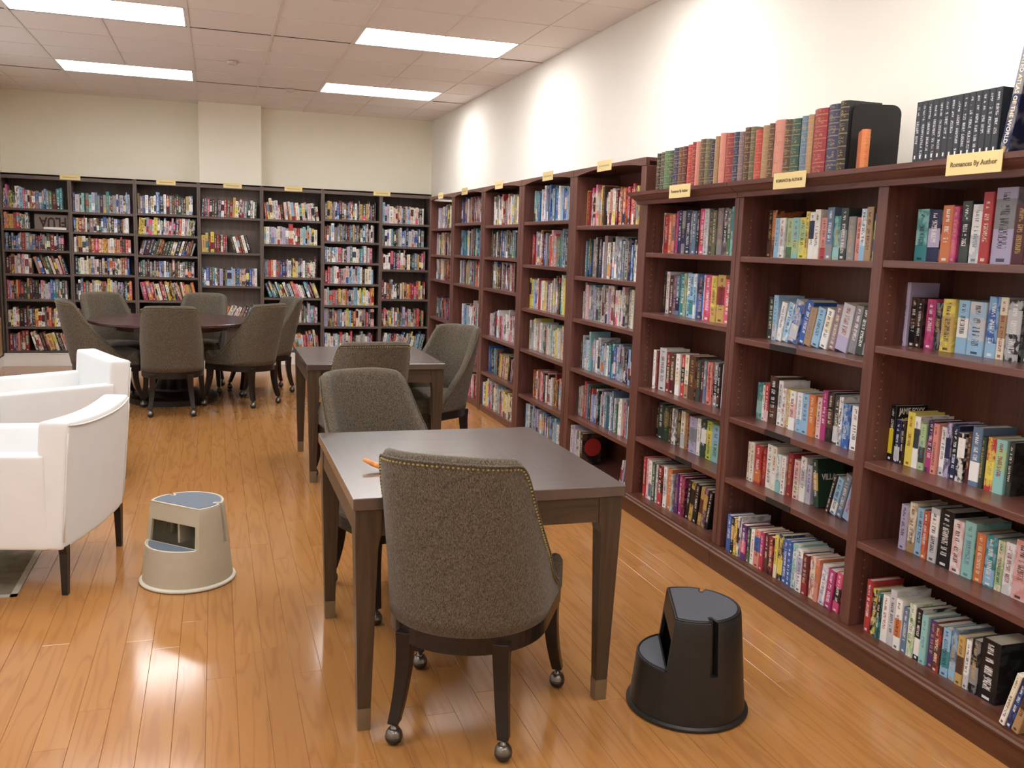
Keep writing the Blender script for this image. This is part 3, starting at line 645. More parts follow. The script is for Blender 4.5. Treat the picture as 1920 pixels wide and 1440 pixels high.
# lettering that can be read on single covers
def on_board(bk_, txt, size, mat, xo, zo, sx=1, sub=None):
    T = bk_['T']; lo = -T if bk_.rotation_euler.x < 0 else 0
    cv = bk_.children[0]
    return lettering(txt, size, mat, bk_, basis((1, 0, 0), (0, 0, 1), (xo, lo-.0007, zo)), .0006, sx)
def on_spine(bk_, txt, size, mat, zo, sx=1):
    T = bk_['T']; lo = -T if bk_.rotation_euler.x < 0 else 0
    return lettering(txt, size, mat, bk_, basis((0, 0, -1), (0, -1, 0), (-.0008, lo+T/2, zo)), .0005, sx)
on_board(v4[12], 'VILLA', .036, 'print_white', .058, .128, .8)
on_board(m3[0], 'JAMIE FOXX', .034, 'print_white', .072, .192, .62); on_board(m3[0], 'ACT LIKE', .030, 'print_yellow', .066, .156, .66)
MB().box((-.0007, .004, .03), (-.0001, m3[0]['T']-.004, .125)).build('spine_band', 'print_yellow', m3[0])
on_board(m1[4], 'GEN', .022, 'print_gold', .045, .165); on_board(m1[1], 'La', .030, 'print_white', .10, .12)
on_board(m2[0], 'MA', .026, 'print_black', .045, .115); on_board(b[3], 'THE', .03, 'print_white', .09, .19)
on_board(f5[13], 'Fearless', .028, 'print_white', .075, .165, .8)

# ------------------------------------------------------------------ books of the other bookcases: one object
class Batch:
    def __init__(s): s.v = []; s.f = []; s.mi = []; s.uv = []; s.c = [[], [], []]; s.sd = []; s.fk = []
    def book(s, M, T, H, D, cols):
        sd = random.random()
        def bx(x0, y0, z0, x1, y1, z1, mi):
            b = len(s.v)
            for p in ((x0, y0, z0), (x1, y0, z0), (x1, y1, z0), (x0, y1, z0), (x0, y0, z1), (x1, y0, z1), (x1, y1, z1), (x0, y1, z1)): s.v.append(tuple(M @ Vector(p)))
            for q in ((0, 3, 2, 1), (4, 5, 6, 7), (0, 1, 5, 4), (1, 2, 6, 5), (2, 3, 7, 6), (3, 0, 4, 7)):
                s.f.append(tuple(b+i for i in q)); s.mi.append(mi)
            s.uv += [(.5, .0)]*4+[(.5, .99)]*4
            s.uv += [(0, 0), (1, 0), (1, 1), (0, 1)]*2
            s.uv += [(1, 0), (0, 0), (0, 1), (1, 1)]+[(0, 0), (1, 0), (1, 1), (0, 1)]
            for k in range(3): s.c[k] += [LINC[cols[k]]]*6
            s.sd += [sd]*6; s.fk += [1., 1., 1., 1., 1., 0.]
        w_ = .002
        bx(0, 0, 0, w_, T, H, 0); bx(w_, 0, 0, D, w_*.7, H, 0); bx(w_, T-w_*.7, 0, D, T, H, 0); bx(w_, w_*.7, .003, D-.003, T-w_*.7, H-.003, 1)
    def build(s, name):
        me = bpy.data.meshes.new(name); me.from_pydata(s.v, [], s.f); me.materials.append(MATS['book_cover']); me.materials.append(MATS['page_paper'])
        me.polygons.foreach_set('material_index', s.mi); ul = me.uv_layers.new(name='UVMap'); ul.data.foreach_set('uv', [x for p in s.uv for x in p])
        put_attrs(me, s.c[0], s.c[1], s.c[2], s.sd, s.fk); return link(bpy.data.objects.new(name, me))
PAL = {'mix': 'wh wh wh cr lx bk bk dg nv bl st rd cm mr br og yl gd tl gn lv pk mv lp sk gy'.split(),
       'dark': 'bk bk dg nv nv br mr gy st ol gr mv wh bl cm gd'.split(),
       'cool': 'bl nv st sk lx wh tl lt dg bk lv gy bl'.split(),
       'warm': 'rd cm og yl br mr gd cr wh bk sa pk'.split(),
       'light': 'wh wh cr lx lp lv cr sk lt gy yl bk rd'.split()}
bat = Batch()
def run(fill, z, a0, a1, front, face, pal, hmean, lean=0, tmean=.026, dep=.14, hmax=.3):
    """fill books from a0 to a1; face 'R' right wall (a decreases), 'B' back wall (a increases)"""
    pos = a0; sgn = -1 if a1 < a0 else 1; first = True
    while True:
        T = max(.012, random.gauss(tmean, .008)); H = min(hmax, max(.155, random.gauss(hmean, .016)))
        if random.random() < .09: H = min(hmax, H+.03)
        ln = math.radians(lean+(random.uniform(-1.5, 1.5) if lean else 0)); wd = T/math.cos(ln)
        if abs(pos-a0)+wd+abs(H*math.sin(ln)) > abs(a1-a0): break
        c1 = random.choice(PAL[pal]); c2 = random.choice(PAL['mix']); c3 = contrast(c1)
        fr = front+random.uniform(-.008, .012)
        if face == 'R':
            if ln >= 0: M = Matrix.Translation((fr, pos-wd, z)) @ Matrix.Rotation(ln, 4, 'X')
            else: M = Matrix.Translation((fr, pos-abs(H*math.sin(ln)) if first else pos-abs(H*math.sin(ln)), z)) @ Matrix.Rotation(ln, 4, 'X') @ Matrix.Translation((0, -T, 0))
        else:
            # spine faces -y: local x -> +y, local thickness y -> -x ; lean about y
            B_ = Matrix(((0, -1, 0, 0), (1, 0, 0, 0), (0, 0, 1, 0), (0, 0, 0, 1)))
            if ln >= 0: M = Matrix.Translation((pos+wd, fr, z)) @ Matrix.Rotation(ln, 4, 'Y') @ B_
            else: M = Matrix.Translation((pos+abs(H*math.sin(ln)), fr, z)) @ Matrix.Rotation(ln, 4, 'Y') @ Matrix.Translation((T, 0, 0)) @ B_
        bat.book(M, T, H, dep*random.uniform(.9, 1.1), (c1, c2, c3)); pos += sgn*(wd+.0008); first = False
# arched bookcases
pals = ['mix', 'dark', 'cool', 'mix', 'light', 'mix', 'warm', 'dark']
for b in range(5):
    ya, yb = BY[b]+.07, BY[b+1]-.07; zs = ZB[b]+[.056]; tops = [2.01]+[z-.03 for z in ZB[b]]
    for j, z in enumerate(zs):
        hm = min(.235 if j < 3 else .215, tops[j]-z-.03); y0 = yb-.005
        pl = pals[(b*3+j) % 8]
        if b == 0: pl = ['warm', 'dark', 'light', 'cool', 'mix', 'mix'][j]
        if b == 1: pl = ['cool', 'mix', 'light', 'light', 'warm', 'cool'][j]
        if b == 2: pl = ['light', 'dark', 'dark', 'light', 'mix', 'light'][j]
        fb = FB+(.075 if j < 5 else .03)
        if b == 0 and j == 5:
            run(1, z, y0, y0-.165, fb, 'R', 'light', .22, hmax=tops[j]-z-.02); run(1, z, ya+.15, ya, fb, 'R', 'cool', .18, lean=14, hmax=.2); continue
        if b == 2 and j == 4:
            run(1, z, y0, y0-.3, fb, 'R', 'cool', .21, hmax=.25); run(1, z, y0-.31, ya, fb, 'R', 'warm', .20, lean=9, hmax=.24); continue
        if b in (1,) and j in (4, 5): y0 -= .15
        if b == 3 and j == 3: y0 -= .1
        run(1, z, y0, ya, fb, 'R', pl, hm, tmean=.029, hmax=tops[j]-z-.012)
rb_ = shelf_books('bk,br,38,222', .056, 5.70, 5.66, FB+.035, FB+.035, 'first arched bookcase', D=.15, fixed=True)[0]
rb_['label'] = 'dark book with a red round on its cover, bottom shelf of the first arched bookcase'
cv_ = MB().lathe([(.062, 0), (.062, .0006)], 28).build('cover_round', 'print_red', rb_); cv_.rotation_euler = (math.pi/2, 0, 0); cv_.location = (.078, -.0002, .125)
# back wall bookcases
LEAN = {(0, 3): 'mid', (0, 6): 'end', (2, 2): 16, (2, 4): -12, (3, 0): 3, (3, 1): 'tail', (3, 3): 24, (4, 0): -6, (4, 3): -20, (4, 5): -6, (2, 1): 4, (6, 5): 12}
BP = [['mix', 'warm', 'dark', 'mix', 'mix', 'warm', 'warm'], ['cool', 'mix', 'warm', 'mix', 'mix', 'mix', 'mix'], ['dark', 'mix', 'dark', 'dark', 'warm', 'mix', 'mix'],
      ['dark', 'warm', 'cool', 'mix', 'mix'], ['light', 'light', 'mix', 'mix', 'mix', 'warm'], ['dark', 'dark', 'mix', 'light', 'light', 'mix', 'light'], ['light', 'cool', 'mix', 'warm', 'mix', 'light']]
for b in range(7):
    xa, xb = BX[b]+.026, BX[b+1]-.026; zs = ZK[b]+[.168]; tops = [2.085]+[z-.03 for z in ZK[b]]
    for j, z in enumerate(zs):
        gap = tops[j]-z-.015; hm = min(.205, gap-.02); ln = LEAN.get((b, j), 0); pl = BP[b][min(j, len(BP[b])-1)]; fr = YB+(.03 if b != 3 else .008); dp = .14 if b != 3 else .12
        if b == 0 and j == 1:
            run(1, z, xa, xa+.24, fr, 'B', 'warm', hm, hmax=gap); continue
        if ln == 'mid':
            run(1, z, xa, xa+.26, fr, 'B', pl, hm, hmax=gap); run(1, z, xa+.27, xb, fr, 'B', pl, hm*.98, lean=-17, hmax=gap); continue
        if ln == 'end':
            run(1, z, xa, xa+.2, fr, 'B', pl, hm, hmax=gap); run(1, z, xa+.21, xb, fr, 'B', pl, hm, lean=-16, hmax=gap); continue
        if ln == 'tail':
            run(1, z, xa, xa+.31, fr, 'B', pl, .2, dep=dp); run(1, z, xa+.315, xa+.6, fr, 'B', 'mix', .2, lean=-15, dep=dp); continue
        if b == 3 and j == 4: continue
        run(1, z, xa, xb-(.03 if ln == 0 else 0), fr, 'B', pl, hm, lean=ln, hmax=gap, dep=dp)
rb = bat.build('distant_books')
tag(rb, 'rows of assorted books filling the arched bookcases and the back wall bookcases', 'books', kind='stuff')
# board with letters and the white card on the back wall shelf
bd = empty('letter_board', (-1.74, 11.56, 1.543), 0, 'brown letter board standing upside down on a back wall shelf', 'board')
MB().box((-.19, 0, 0), (.17, .012, .165)).build('board', 'board_brown', bd)
lettering('FLUA', .15, 'print_dark', bd, basis((-1, 0, 0), (0, 0, -1), (0, -.001, .085)), .004, .8)
wc = box('white_card', (-1.83, 11.505, 1.543), (-1.6, 11.53, 1.568), 'paper_white'); tag(wc, 'white boxed card lying before the brown letter board', 'card')

# ------------------------------------------------------------------ tweed chairs
def chair_plan(u, s):
    """u in -1..1 round the shell from one arm end to the other, s = 0 at seat rail .. 1 at top of back"""
    a = abs(u); sg = 1 if u >= 0 else -1; Wd = .255-.008*s; Dp = .27
    ub = .60
    if a <= ub:
        ph = a/ub*math.pi/2; e = .98-.36*min(1, s*1.25)
        x = Wd*math.sin(ph)**e if ph > 0 else 0; y = -.02-Dp*math.cos(ph)**(.98-.26*min(1, s*1.25)) if ph < math.pi/2-1e-6 else -.02
        lean = s*.115*(.35+.65*math.cos(ph))
        y -= lean
    else:
        f = (a-ub)/(1-ub); x = Wd+.004*f; y = -.02+f*.245-s*.115*.35*(1-f)
    return sg*x, y
def chair_top(u):
    a = abs(u)
    if a < .30: return .95-.010*(a/.30)**2
    if a < .40:
        q = (a-.30)/.10; return .94-.085*q*q
    q = (a-.40)/.60; z = .440+(.855-.440)*(1-q)**2.35
    if q > .72: z += .062*math.sin((q-.72)/.28*math.pi*.62)**2
    return z
def make_chair():
    R_ = empty('tweed_chair')
    N, M_ = 72, 12; zb = .382; us = [math.copysign(abs(-1+2*i/N)**.92, -1+2*i/N) for i in range(N+1)]
    vs = []; per = 2*M_+5; TH = .046
    def P(u, z):
        s = max(0, (z-.38)/.57); return chair_plan(u, s)
    for u in us:
        zt = chair_top(u); row = []
        e = .006; p1 = P(min(1, u+e), zb); p0 = P(max(-1, u-e), zb); tx, ty = p1[0]-p0[0], p1[1]-p0[1]; l = math.hypot(tx, ty); nx, ny = -ty/l, tx/l
        # inward normal: points to the seat centre
        cx, cy = P(u, zb)
        if nx*(0-cx)+ny*(.08-cy) < 0: nx, ny = -nx, -ny
        zo = zt-.022
        for k in range(M_+1):
            z = zb+(zo-zb)*k/M_; x, y = P(u, z); row.append((x, y, z))
        x, y = P(u, zt); row.append((x+nx*.010, y+ny*.010, zt-.004)); row.append((x+nx*TH*.5, y+ny*TH*.5, zt)); row.append((x+nx*TH*.86, y+ny*TH*.86, zt-.007))
        for k in range(M_, -1, -1):
            z = zb+.02+(zo-.004-zb-.02)*k/M_; x, y = P(u, z); bl = TH*(1.0+.25*math.sin(math.pi*k/M_)); row.append((x+nx*bl, y+ny*bl, z))
        vs += row
    per = len(vs)//(N+1); m = MB(); fs = []
    for i in range(N):
        for k in range(per): fs.append((i*per+k, (i+1)*per+k, (i+1)*per+(k+1) % per, i*per+(k+1) % per))
    fs.append(tuple(range(per))); fs.append(tuple(N*per+k for k in range(per-1, -1, -1)))
    m.add(vs, fs); m.build('shell', 'tweed', R_, smooth=True)
    # welt under the rim, nailheads
    nm = MB(); wl = []
    pts = []
    for i in range(0, 2001):
        u = -0.86+1.72*i/2000; z = chair_top(u)-.030; x, y = P(u, z); pts.append(Vector((x*1.004, y*1.0, z)))
    acc = 0; last = pts[0]
    for p in pts:
        acc += (p-last).length; last = p
        if acc >= .0135:
            acc = 0; n_ = Vector((p.x, p.y+.05, 0)).normalized(); t1 = Vector((-n_.y, n_.x, 0)); t2 = Vector((0, 0, 1)); b = len(nm.v); r = .0052
            ring = [p+r*(t1*math.cos(q)+t2*math.sin(q))-n_*.001 for q in [k*math.pi/3 for k in range(6)]]; mid = [p+.62*r*(t1*math.cos(q)+t2*math.sin(q))+n_*.0032 for q in [k*math.pi/3 for k in range(6)]]
            nm.add(ring+mid+[p+n_*.0046], [(k, (k+1) % 6, 6+(k+1) % 6, 6+k) for k in range(6)]+[(6+k, 6+(k+1) % 6, 12) for k in range(6)])
    o = nm.build('nailhead_trim', 'nail_brass', R_, smooth=True); o['kind'] = 'stuff'
    MB().tube([pts[k]+Vector((pts[k].x, pts[k].y+.05, 0)).normalized()*.002+Vector((0, 0, .011)) for k in range(0, 2001, 25)], .0035, 6).build('welt', 'tweed', R_, smooth=True)
    # seat
    out = []
    for u in [-1+2*i/40 for i in range(41)]:
        x, y = P(u, .39); out.append((x*.88, -.02+(y+.02)*.90 if y < -.02 else y))
    fr = [(.245, .232), (.20, .262), (.10, .275), (0, .279), (-.10, .275), (-.20, .262), (-.245, .232)]
    poly = out+fr; m = MB(); n = len(poly); cy = .02
    lv = [(1.0, .386), (1.0, .455), (.985, .474), (.95, .484), (.8, .490), (.4, .494)]
    vs = [(x*s, cy+(y-cy)*s, z) for s, z in lv for x, y in poly]; fs = [(i*n+k, i*n+(k+1) % n, (i+1)*n+(k+1) % n, (i+1)*n+k) for i in range(len(lv)-1) for k in range(n)]
    fs += [tuple(range(n-1, -1, -1)), tuple((len(lv)-1)*n+k for k in range(n))]; m.add(vs, fs); m.build('seat', 'tweed', R_, smooth=True)
    # seat rail
    out = []
    for u in [-1+2*i/48 for i in range(49)]:
        x, y = P(u, .38); out.append((x*.985, y*.985 if y < 0 else y))
    poly = out+[(.25, .236), (.12, .252), (0, .256), (-.12, .252), (-.25, .236)]
    MB().prism(poly, .327, .384).build('seat_rail', 'rail_wood', R_)
    for sx, y0, y1, x0, x1, bow in ((1, -.225, -.255, .150, .172, -.02), (-1, -.225, -.255, .150, .172, -.02), (1, .195, .25, .228, .252, .012), (-1, .195, .25, .228, .252, .012)):
        m = MB(); prof = []
        for k in range(7):
            f = k/6; z = .36-f*.29; c_ = math.sin(f*math.pi); x = sx*(x0+(x1-x0)*f**2); y = y0+(y1-y0)*f**2-bow*c_*.4; h = .0255-.008*f
            prof.append([(x-h, y-h, z), (x+h, y-h, z), (x+h, y+h, z), (x-h, y+h, z)])
        vs = [p for q in prof for p in q]; fs = [(i*4+k, i*4+(k+1) % 4, i*4+4+(k+1) % 4, i*4+4+k) for i in range(6) for k in range(4)]+[(3, 2, 1, 0), (24, 25, 26, 27)]
        lg_ = m.add(vs, fs).build('leg', 'rail_wood', R_, bevel=.003)
        c = MB(); cx, cy = sx*x1, y1
        c.lathe([(.010, .072), (.010, .055), (.018, .052)], 12, (cx, cy), 0)
        c.lathe([(.006, .0555), (.017, .052), (.0245, .042), (.0275, .030), (.0278, .026)], 16, (cx, cy), 0)
        c.lathe([(.0272, .0262), (.0262, .018), (.021, .008), (.012, .0015), (.004, 0)], 16, (cx, cy), 1)
        c.build('caster', ['pewter', 'caster_black'], lg_, smooth=True)
    return R_
CH = [((.779, 2.714), 30, 'tweed chair with its studded back turned, at the square table beside the black stool'),
      ((.735, 3.80), 158, 'tweed chair facing out from the far side of the table holding the orange pen'),
      ((.867, 5.66), -5, 'tweed chair with its back turned, tucked under the square table without a pen'),
      ((1.42, 6.27), 238, 'tweed chair on the bookcase side of the square table without a pen'),
      ((-.365, 8.37), 0, 'tweed chair with its back turned squarely, at the round table behind the white armchairs'),
      ((.24, 8.74), -47, 'tweed chair with its back half turned, at the round table beside the square table'),
      ((.43, 9.42), -105, 'tweed chair at the round table, half hidden behind the half-turned chair'),
      ((-.93, 8.80), 76, 'tweed chair seen side-on at the round table, partly behind the white armchair'),
      ((-.90, 9.50), 146, 'tweed chair on the shelf side of the round table, next to the side-on chair'),
      ((-.17, 9.60), 193, 'tweed chair on the shelf side of the round table, before the shallow bookcase')]
proto = make_chair()
for i, ((x, y), az, lb) in enumerate(CH):
    o = proto if i == 0 else copy_tree(proto)
    o.location = (x, y, 0); o.rotation_euler = (0, 0, -math.radians(az)); tag(o, lb, 'chair', 'tweed chairs on ball casters')

# ------------------------------------------------------------------ tables
def square_table(x0, x1, y0, y1, lab):
    cx, cy = (x0+x1)/2, (y0+y1)/2; X, Y = (x1-x0)/2, (y1-y0)/2
    R_ = empty('square_table', (cx, cy, 0), 0, lab, 'table', 'square dark wood tables')
    MB().box((-X, -Y, .722), (X, Y, .76)).build('table_top', 'table_top', R_, bevel=.003)
    a = .012
    for s in (-1, 1):
        MB().box((-X+.08, s*(Y-a)-(.022 if s > 0 else 0), .637), (X-.08, s*(Y-a)+(.022 if s < 0 else 0), .722)).build('apron', 'table_wood_h', R_)
        MB().box((s*(X-a)-(.022 if s > 0 else 0), -Y+.08, .637), (s*(X-a)+(.022 if s < 0 else 0), Y-.08, .722)).build('apron', 'table_wood_h', R_)
    for sx in (-1, 1):
        for sy in (-1, 1):
            xo, yo = sx*(X-a+.004), sy*(Y-a+.004)
            def sect(z, wdt, ins): return [(xo-sx*ins, yo-sy*ins, z), (xo-sx*(ins+wdt), yo-sy*ins, z), (xo-sx*(ins+wdt), yo-sy*(ins+wdt), z), (xo-sx*ins, yo-sy*(ins+wdt), z)]
            secs = [sect(.722, .082, 0), sect(.64, .080, .0), sect(.60, .070, .001), sect(.074, .042, .014)]
            vs = [p for q in secs for p in q]; fs = [(i*4+k, i*4+(k+1) % 4, i*4+4+(k+1) % 4, i*4+4+k) for i in range(3) for k in range(4)]+[(3, 2, 1, 0), (12, 13, 14, 15)]
            lg_ = MB().add(vs, fs).build('leg', 'table_wood', R_, bevel=.002)
            secs = [sect(.0741, .0432, .0134), sect(0, .0405, .0150)]; vs = [p for q in secs for p in q]
            MB().add(vs, [(k, (k+1) % 4, 4+(k+1) % 4, 4+k) for k in range(4)]+[(3, 2, 1, 0), (4, 5, 6, 7)]).build('ferrule', 'brass_ferrule', lg_)
    return R_
wood('table_wood_h', '3b2e22', '584634', 0, .36)
square_table(.383, 1.277, 2.655, 3.640, 'square dark wood table with an orange pen on it')
square_table(.530, 1.412, 5.715, 6.700, 'square dark wood table with a bare top between two tweed chairs')
RT = empty('round_table', (-.385, 8.99, 0), 0, 'round dark wood pedestal table ringed by tweed chairs', 'table')
MB().lathe([(.66, .722), (.70, .726), (.718, .735), (.718, .752), (.712, .758), (.70, .76)], 72).build('table_top', 'round_table_wood', RT)
MB().lathe([(.50, .67), (.505, .722)], 48).build('apron', 'round_table_wood', RT)
MB().lathe([(.20, .09), (.16, .13), (.13, .22), (.12, .45), (.15, .58), (.26, .66)], 32).build('pedestal', 'rail_wood', RT, smooth=True)
MB().lathe([(.40, 0), (.40, .05), (.36, .075), (.22, .10)], 40).build('base', 'rail_wood', RT)
pn = MB().tube([(.47, 3.02, .793), (.495, 3.0, .783), (.52, 2.98, .775), (.55, 2.955, .7695), (.60, 2.915, .7675)], [.006, .0085, .0085, .0075, .005], 10).build('pen', 'pen_orange', smooth=True)
tag(pn, 'orange patterned pen lying on the square table behind the chair back', 'pen')

# ------------------------------------------------------------------ white armchairs
def rounded_panel(name, pts_fn, nu, nv, mat, parent, sub=1):
    pass
def soft_box(name, a, b, mat, parent, r=.03, shape=None, sub=2):
    """box with loops near its edges, smoothed: soft upholstery"""
    def ax(lo, hi):
        return [lo, lo+r, (lo+hi)/2, hi-r, hi]
    X, Y, Z = ax(a[0], b[0]), ax(a[1], b[1]), ax(a[2], b[2]); idx = {}; vs = []; fs = []
    def g(i, j, k):
        if (i, j, k) not in idx:
            p = (X[i], Y[j], Z[k])
            if shape: p = shape(*p)
            idx[(i, j, k)] = len(vs); vs.append(p)
        return idx[(i, j, k)]
    for i in range(4):
        for j in range(4):
            for k in (0, 4): fs.append((g(i, j, k), g(i+1, j, k), g(i+1, j+1, k), g(i, j+1, k)))
            for k in (0, 4):
                fs.append((g(i, k, j), g(i+1, k, j), g(i+1, k, j+1), g(i, k, j+1)))
                fs.append((g(k, i, j), g(k, i+1, j), g(k, i+1, j+1), g(k, i, j+1)))
    return MB().add(vs, fs).build(name, mat, parent, smooth=True, subd=sub)
def make_armchair():
    R_ = empty('white_armchair')
    # local: faces +y, back at y=-.36; width .70
    def backsh(x, y, z):
        f = (z-.2)/.57; s = abs(x)/.35
        yy = y-.045*f+.03*s*s; zz = z+(.022*s**3-.012)*max(0, (f-.5)*2)
        return (x*(1+.03*f), yy, zz)
    soft_box('backrest', (-.35, -.36, .20), (.35, -.235, .745), 'sofa_white', R_, .03, backsh)
    for s in (-1, 1):
        def armsh(x, y, z):
            f = (z-.2)/.42; g = (y+.30)/.64
            return (x+s*.02*f*(1-.4*g), y, z-.02*f*g)
        a0, a1 = (.26, .35) if s > 0 else (-.35, -.26)
        soft_box('arm', (a0, -.27, .20), (a1, .36, .612), 'sofa_white', R_, .022, armsh)
    soft_box('seat_base', (-.27, -.25, .20), (.27, .35, .31), 'sofa_white', R_, .02)
    soft_box('seat_cushion', (-.262, -.225, .30), (.262, .375, .44), 'sofa_white', R_, .035)
    # piping along the back edge and the arm fronts
    top = []
    for k in range(21):
        x = -.34+.68*k/20; p = backsh(x, -.355, .735); top.append((p[0], p[1]-.004, p[2]-.006))
    side = [backsh(.347, -.357, z) for z in (.24, .35, .5, .62, .70)]
    MB().tube([(p[0]+.003, p[1]-.003, p[2]) for p in side], .004, 6).build('piping', 'piping_white', R_, smooth=True)
    side = [backsh(-.347, -.357, z) for z in (.24, .35, .5, .62, .70)]
    MB().tube([(p[0]-.003, p[1]-.003, p[2]) for p in side], .004, 6).build('piping', 'piping_white', R_, smooth=True)
    MB().tube(top, .004, 6).build('piping', 'piping_white', R_, smooth=True)
    for sx in (-1, 1):
        for sy, yy in ((-1, -.32), (1, .31)):
            x = sx*.315; m = MB(); q = .016
            secs = [[(x-q*1.6*(1), yy-q, .215), (x+q, yy-q, .215), (x+q, yy+q, .215), (x-q*1.6, yy+q, .215)],
                    [(x-q, yy-q, .18), (x+q, yy-q, .18), (x+q, yy+q, .18), (x-q, yy+q, .18)],
                    [(x-q*.75+sx*.004, yy-q*.75, 0), (x+q*.75+sx*.004, yy-q*.75, 0), (x+q*.75+sx*.004, yy+q*.75, 0), (x-q*.75+sx*.004, yy+q*.75, 0)]]
            vs = [p for s_ in secs for p in s_]
            m.add(vs, [(i*4+k, i*4+(k+1) % 4, i*4+4+(k+1) % 4, i*4+4+k) for i in range(2) for k in range(4)]+[(3, 2, 1, 0), (8, 9, 10, 11)]).build('leg', 'leg_black', R_)
    return R_
ac = make_armchair()
ac.location = (-.855, 4.47, 0); ac.rotation_euler = (0, 0, math.radians(76)); tag(ac, 'white upholstered armchair on the rug beside the grey step stool', 'armchair', 'white upholstered armchairs')
a2 = copy_tree(ac); a2.location = (-.985, 6.22, 0); a2.rotation_euler = (0, 0, math.radians(112.5)); tag(a2, 'white upholstered armchair between the other armchair and the round table', 'armchair', 'white upholstered armchairs')
rg = empty('rug', (0, 0, 0), 0, 'grey-green area rug with pale bound edge under the white armchair', 'rug')
box('pile', (-2.2, 4.125, 0), (-.835, 7.0, .003), 'rug_grey', rg)
rm = MB().box((-.838, 4.10, 0), (-.812, 7.02, .004)).box((-2.22, 4.10, 0), (-.812, 4.126, .004)).box((-2.22, 6.998, 0), (-.812, 7.024, .004)).box((-2.22, 4.10, 0), (-2.196, 7.02, .004)); rm.build('binding', 'rug_edge', rg)

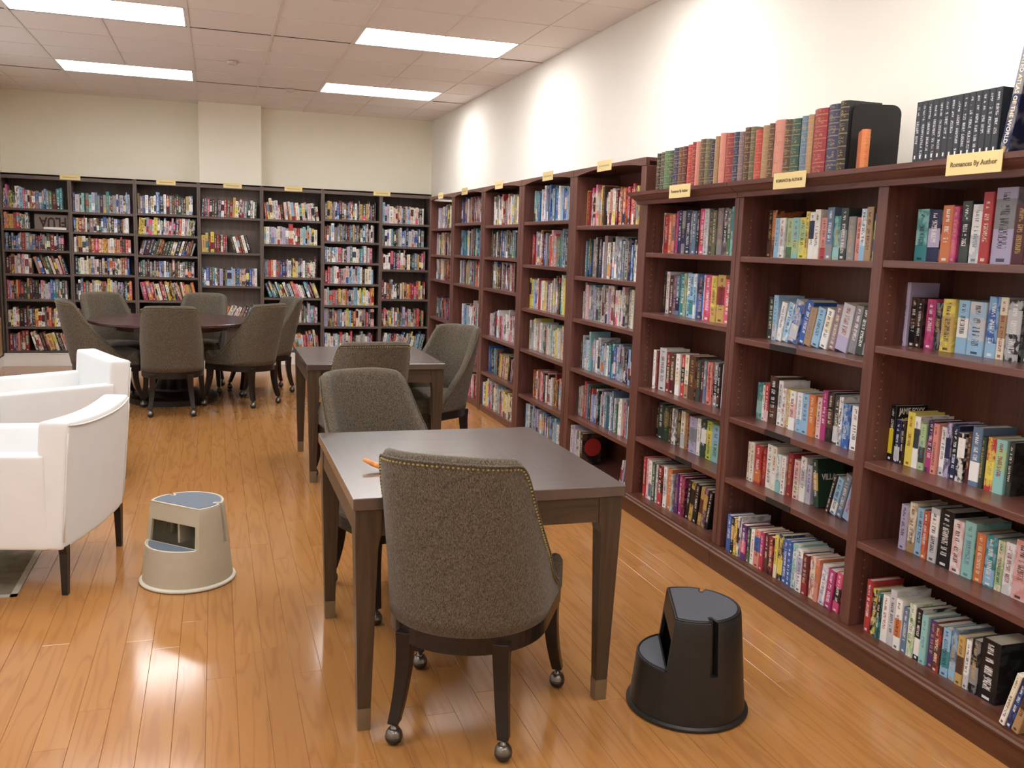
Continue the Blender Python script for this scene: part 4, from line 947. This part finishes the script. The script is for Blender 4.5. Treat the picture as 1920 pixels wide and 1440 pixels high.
# ------------------------------------------------------------------ step stools
def make_stool(name, loc, az, mats, lab):
    body, edge, pad = mats
    R_ = empty(name, (*loc, 0), -math.radians(az), lab, 'step stool', 'round two-step stools')
    RB, RT_, HT, ZL = .205, .160, .355, .178
    def rad(z): return RB-.010-(RB-.010-RT_)*(z/HT)
    DF = lambda z: .072+.018*(HT-z)/(HT-ZL)      # flat front plane distance from the centre
    # local facing +y. angle measured from +x; groove at both sides
    def section(z, cut):
        r = rad(z)
        if not cut: return [(r*math.cos(2*math.pi*k/64), r*math.sin(2*math.pi*k/64)) for k in range(64)]
        d = DF(z); a0 = math.asin(d/r); start = math.pi-a0; end = 2*math.pi+a0; gw, gd, gc = .075, .030, .34
        ga, gb = math.pi+gc, 2*math.pi-gc; pts = []
        def arc(a, b, n, rr_=r): return [(a+(b-a)*k/n, rr_) for k in range(n+1)]
        pts = arc(start, ga-gw, 10)+[(ga-gw+.01, r-gd), (ga, r-gd-.003), (ga+gw-.01, r-gd)]+arc(ga+gw, gb-gw, 26)+[(gb-gw+.01, r-gd), (gb, r-gd-.003), (gb+gw-.01, r-gd)]+arc(gb+gw, end, 10)
        return [(q*math.cos(a), q*math.sin(a)) for a, q in pts]
    m = MB()
    # lower drum
    lo = [section(z, False) for z in (.012, .06, .12, ZL-.008, ZL)]; zz = (.012, .06, .12, ZL-.008, ZL); n = len(lo[0])
    vs = [(x, y, z) for q, z in zip(lo, zz) for x, y in q]; m.add(vs, [(i*n+k, i*n+(k+1) % n, (i+1)*n+(k+1) % n, (i+1)*n+k) for i in range(4) for k in range(n)])
    r_ = rad(ZL); d_ = DF(ZL); a_ = math.asin(d_/r_); cp = [(r_*math.cos(a_+(math.pi-2*a_)*k/28), r_*math.sin(a_+(math.pi-2*a_)*k/28), ZL) for k in range(29)]
    m.add(cp, [tuple(range(29))])
    for gc in (math.pi+.34, 2*math.pi-.34): m.add([((r_-dr_)*math.cos(gc+ds_), (r_-dr_)*math.sin(gc+ds_), ZL) for dr_, ds_ in ((0, -.076), (.036, -.076), (.036, .076), (0, .076), (-.001, 0))], [(0, 1, 2, 3, 4)])
    # upper D
    zs = [ZL, .24, .30, HT-.010, HT-.003, HT]; up = [section(z, True) for z in zs]; n = len(up[0])
    up[-1] = [(x*.965, y*.965) for x, y in up[-1]]; up[-2] = [(x*.99, y*.99) for x, y in up[-2]]
    vs = [(x, y, z) for q, z in zip(up, zs) for x, y in q]
    m.add(vs, [(i*n+k, i*n+k+1, (i+1)*n+k+1, (i+1)*n+k) for i in range(len(zs)-1) for k in range(n-1)])
    m.add([(x, y, HT) for x, y in up[-1]], [tuple(range(n))])
    # front frame with a wide opening
    def fx(z): return math.sqrt(rad(z)**2-DF(z)**2)
    zt = HT-.078; e = .022
    def Q(x, z): return (x, DF(z), z)
    for s in (-1, 1):
        m.add([Q(s*fx(ZL), ZL), Q(s*(fx(ZL)-e), ZL), Q(s*(fx(zt)-e), zt), Q(s*fx(zt), zt)], [(0, 1, 2, 3)])
        m.add([Q(s*(fx(ZL)-e), ZL), Q(s*(fx(zt)-e), zt), (s*(fx(zt)-e), DF(zt)-.012, zt), (s*(fx(ZL)-e), DF(ZL)-.012, ZL)], [(0, 1, 2, 3)])
    tp = up[-1]; yt = tp[0][1]
    m.add([Q(-fx(zt), zt), Q(fx(zt), zt), Q(fx(HT-.006), HT-.006), (abs(tp[0][0]), yt, HT), (-abs(tp[0][0]), yt, HT), Q(-fx(HT-.006), HT-.006)], [(0, 1, 2, 3, 4, 5)])
    m.add([Q(-fx(zt)+e, zt), Q(fx(zt)-e, zt), (fx(zt)-e, DF(zt)-.012, zt), (-fx(zt)+e, DF(zt)-.012, zt)], [(0, 1, 2, 3)])
    b = m.build('body', body, R_, smooth=True); b.data.set_sharp_from_angle(angle=.55)
    # centre web seen through the opening
    MB().box((-.006, -.10, ZL), (.006, .05, HT-.03)).build('inner_rib', body, R_)
    # rims and tread pads
    def rim(pts, z, closed, r): 
        p = [(x, y, z) for x, y in pts]; return p+[p[0]] if closed else p
    MB().tube(rim(up[-1], HT, True, .003), .0035, 6).build('top_rim', edge, R_, smooth=True)
    cres = [(rad(ZL)*.975*math.cos(a), rad(ZL)*.975*math.sin(a)) for a in [math.asin(DF(ZL)/(rad(ZL)*.975))+(math.pi-2*math.asin(DF(ZL)/(rad(ZL)*.975)))*k/28 for k in range(29)]]
    MB().tube(rim(cres, ZL, True, .003), .0035, 6).build('step_rim', edge, R_, smooth=True)
    def inset(pts, c, f): return [(c[0]+(x-c[0])*f, c[1]+(y-c[1])*f) for x, y in pts]
    MB().prism(inset(up[-1], (0, -.03), .935), HT, HT+.003).build('tread_pad', pad, R_)
    MB().prism(inset(cres, (0, .125), .88), ZL, ZL+.003).build('tread_pad', pad, R_)
    MB().lathe([(RB-.004, .002), (RB, .006), (RB, .012), (RB-.008, .018)], 56).build('base_rim', edge, R_)
    MB().lathe([(RB-.012, 0), (RB-.010, .004)], 40).build('rubber_foot', 'rubber_black', R_)
    return R_
make_stool('step_stool', (-.135, 4.175), 223, ('stool_grey', 'stool_edge', 'stool_pad'), 'grey two-step stool with blue-grey treads beside the white armchair')
make_stool('step_stool', (1.512, 2.585), -68, ('stool_black', 'stool_black', 'stool_pad_black'), 'black two-step stool standing beside the cornice bookcases')
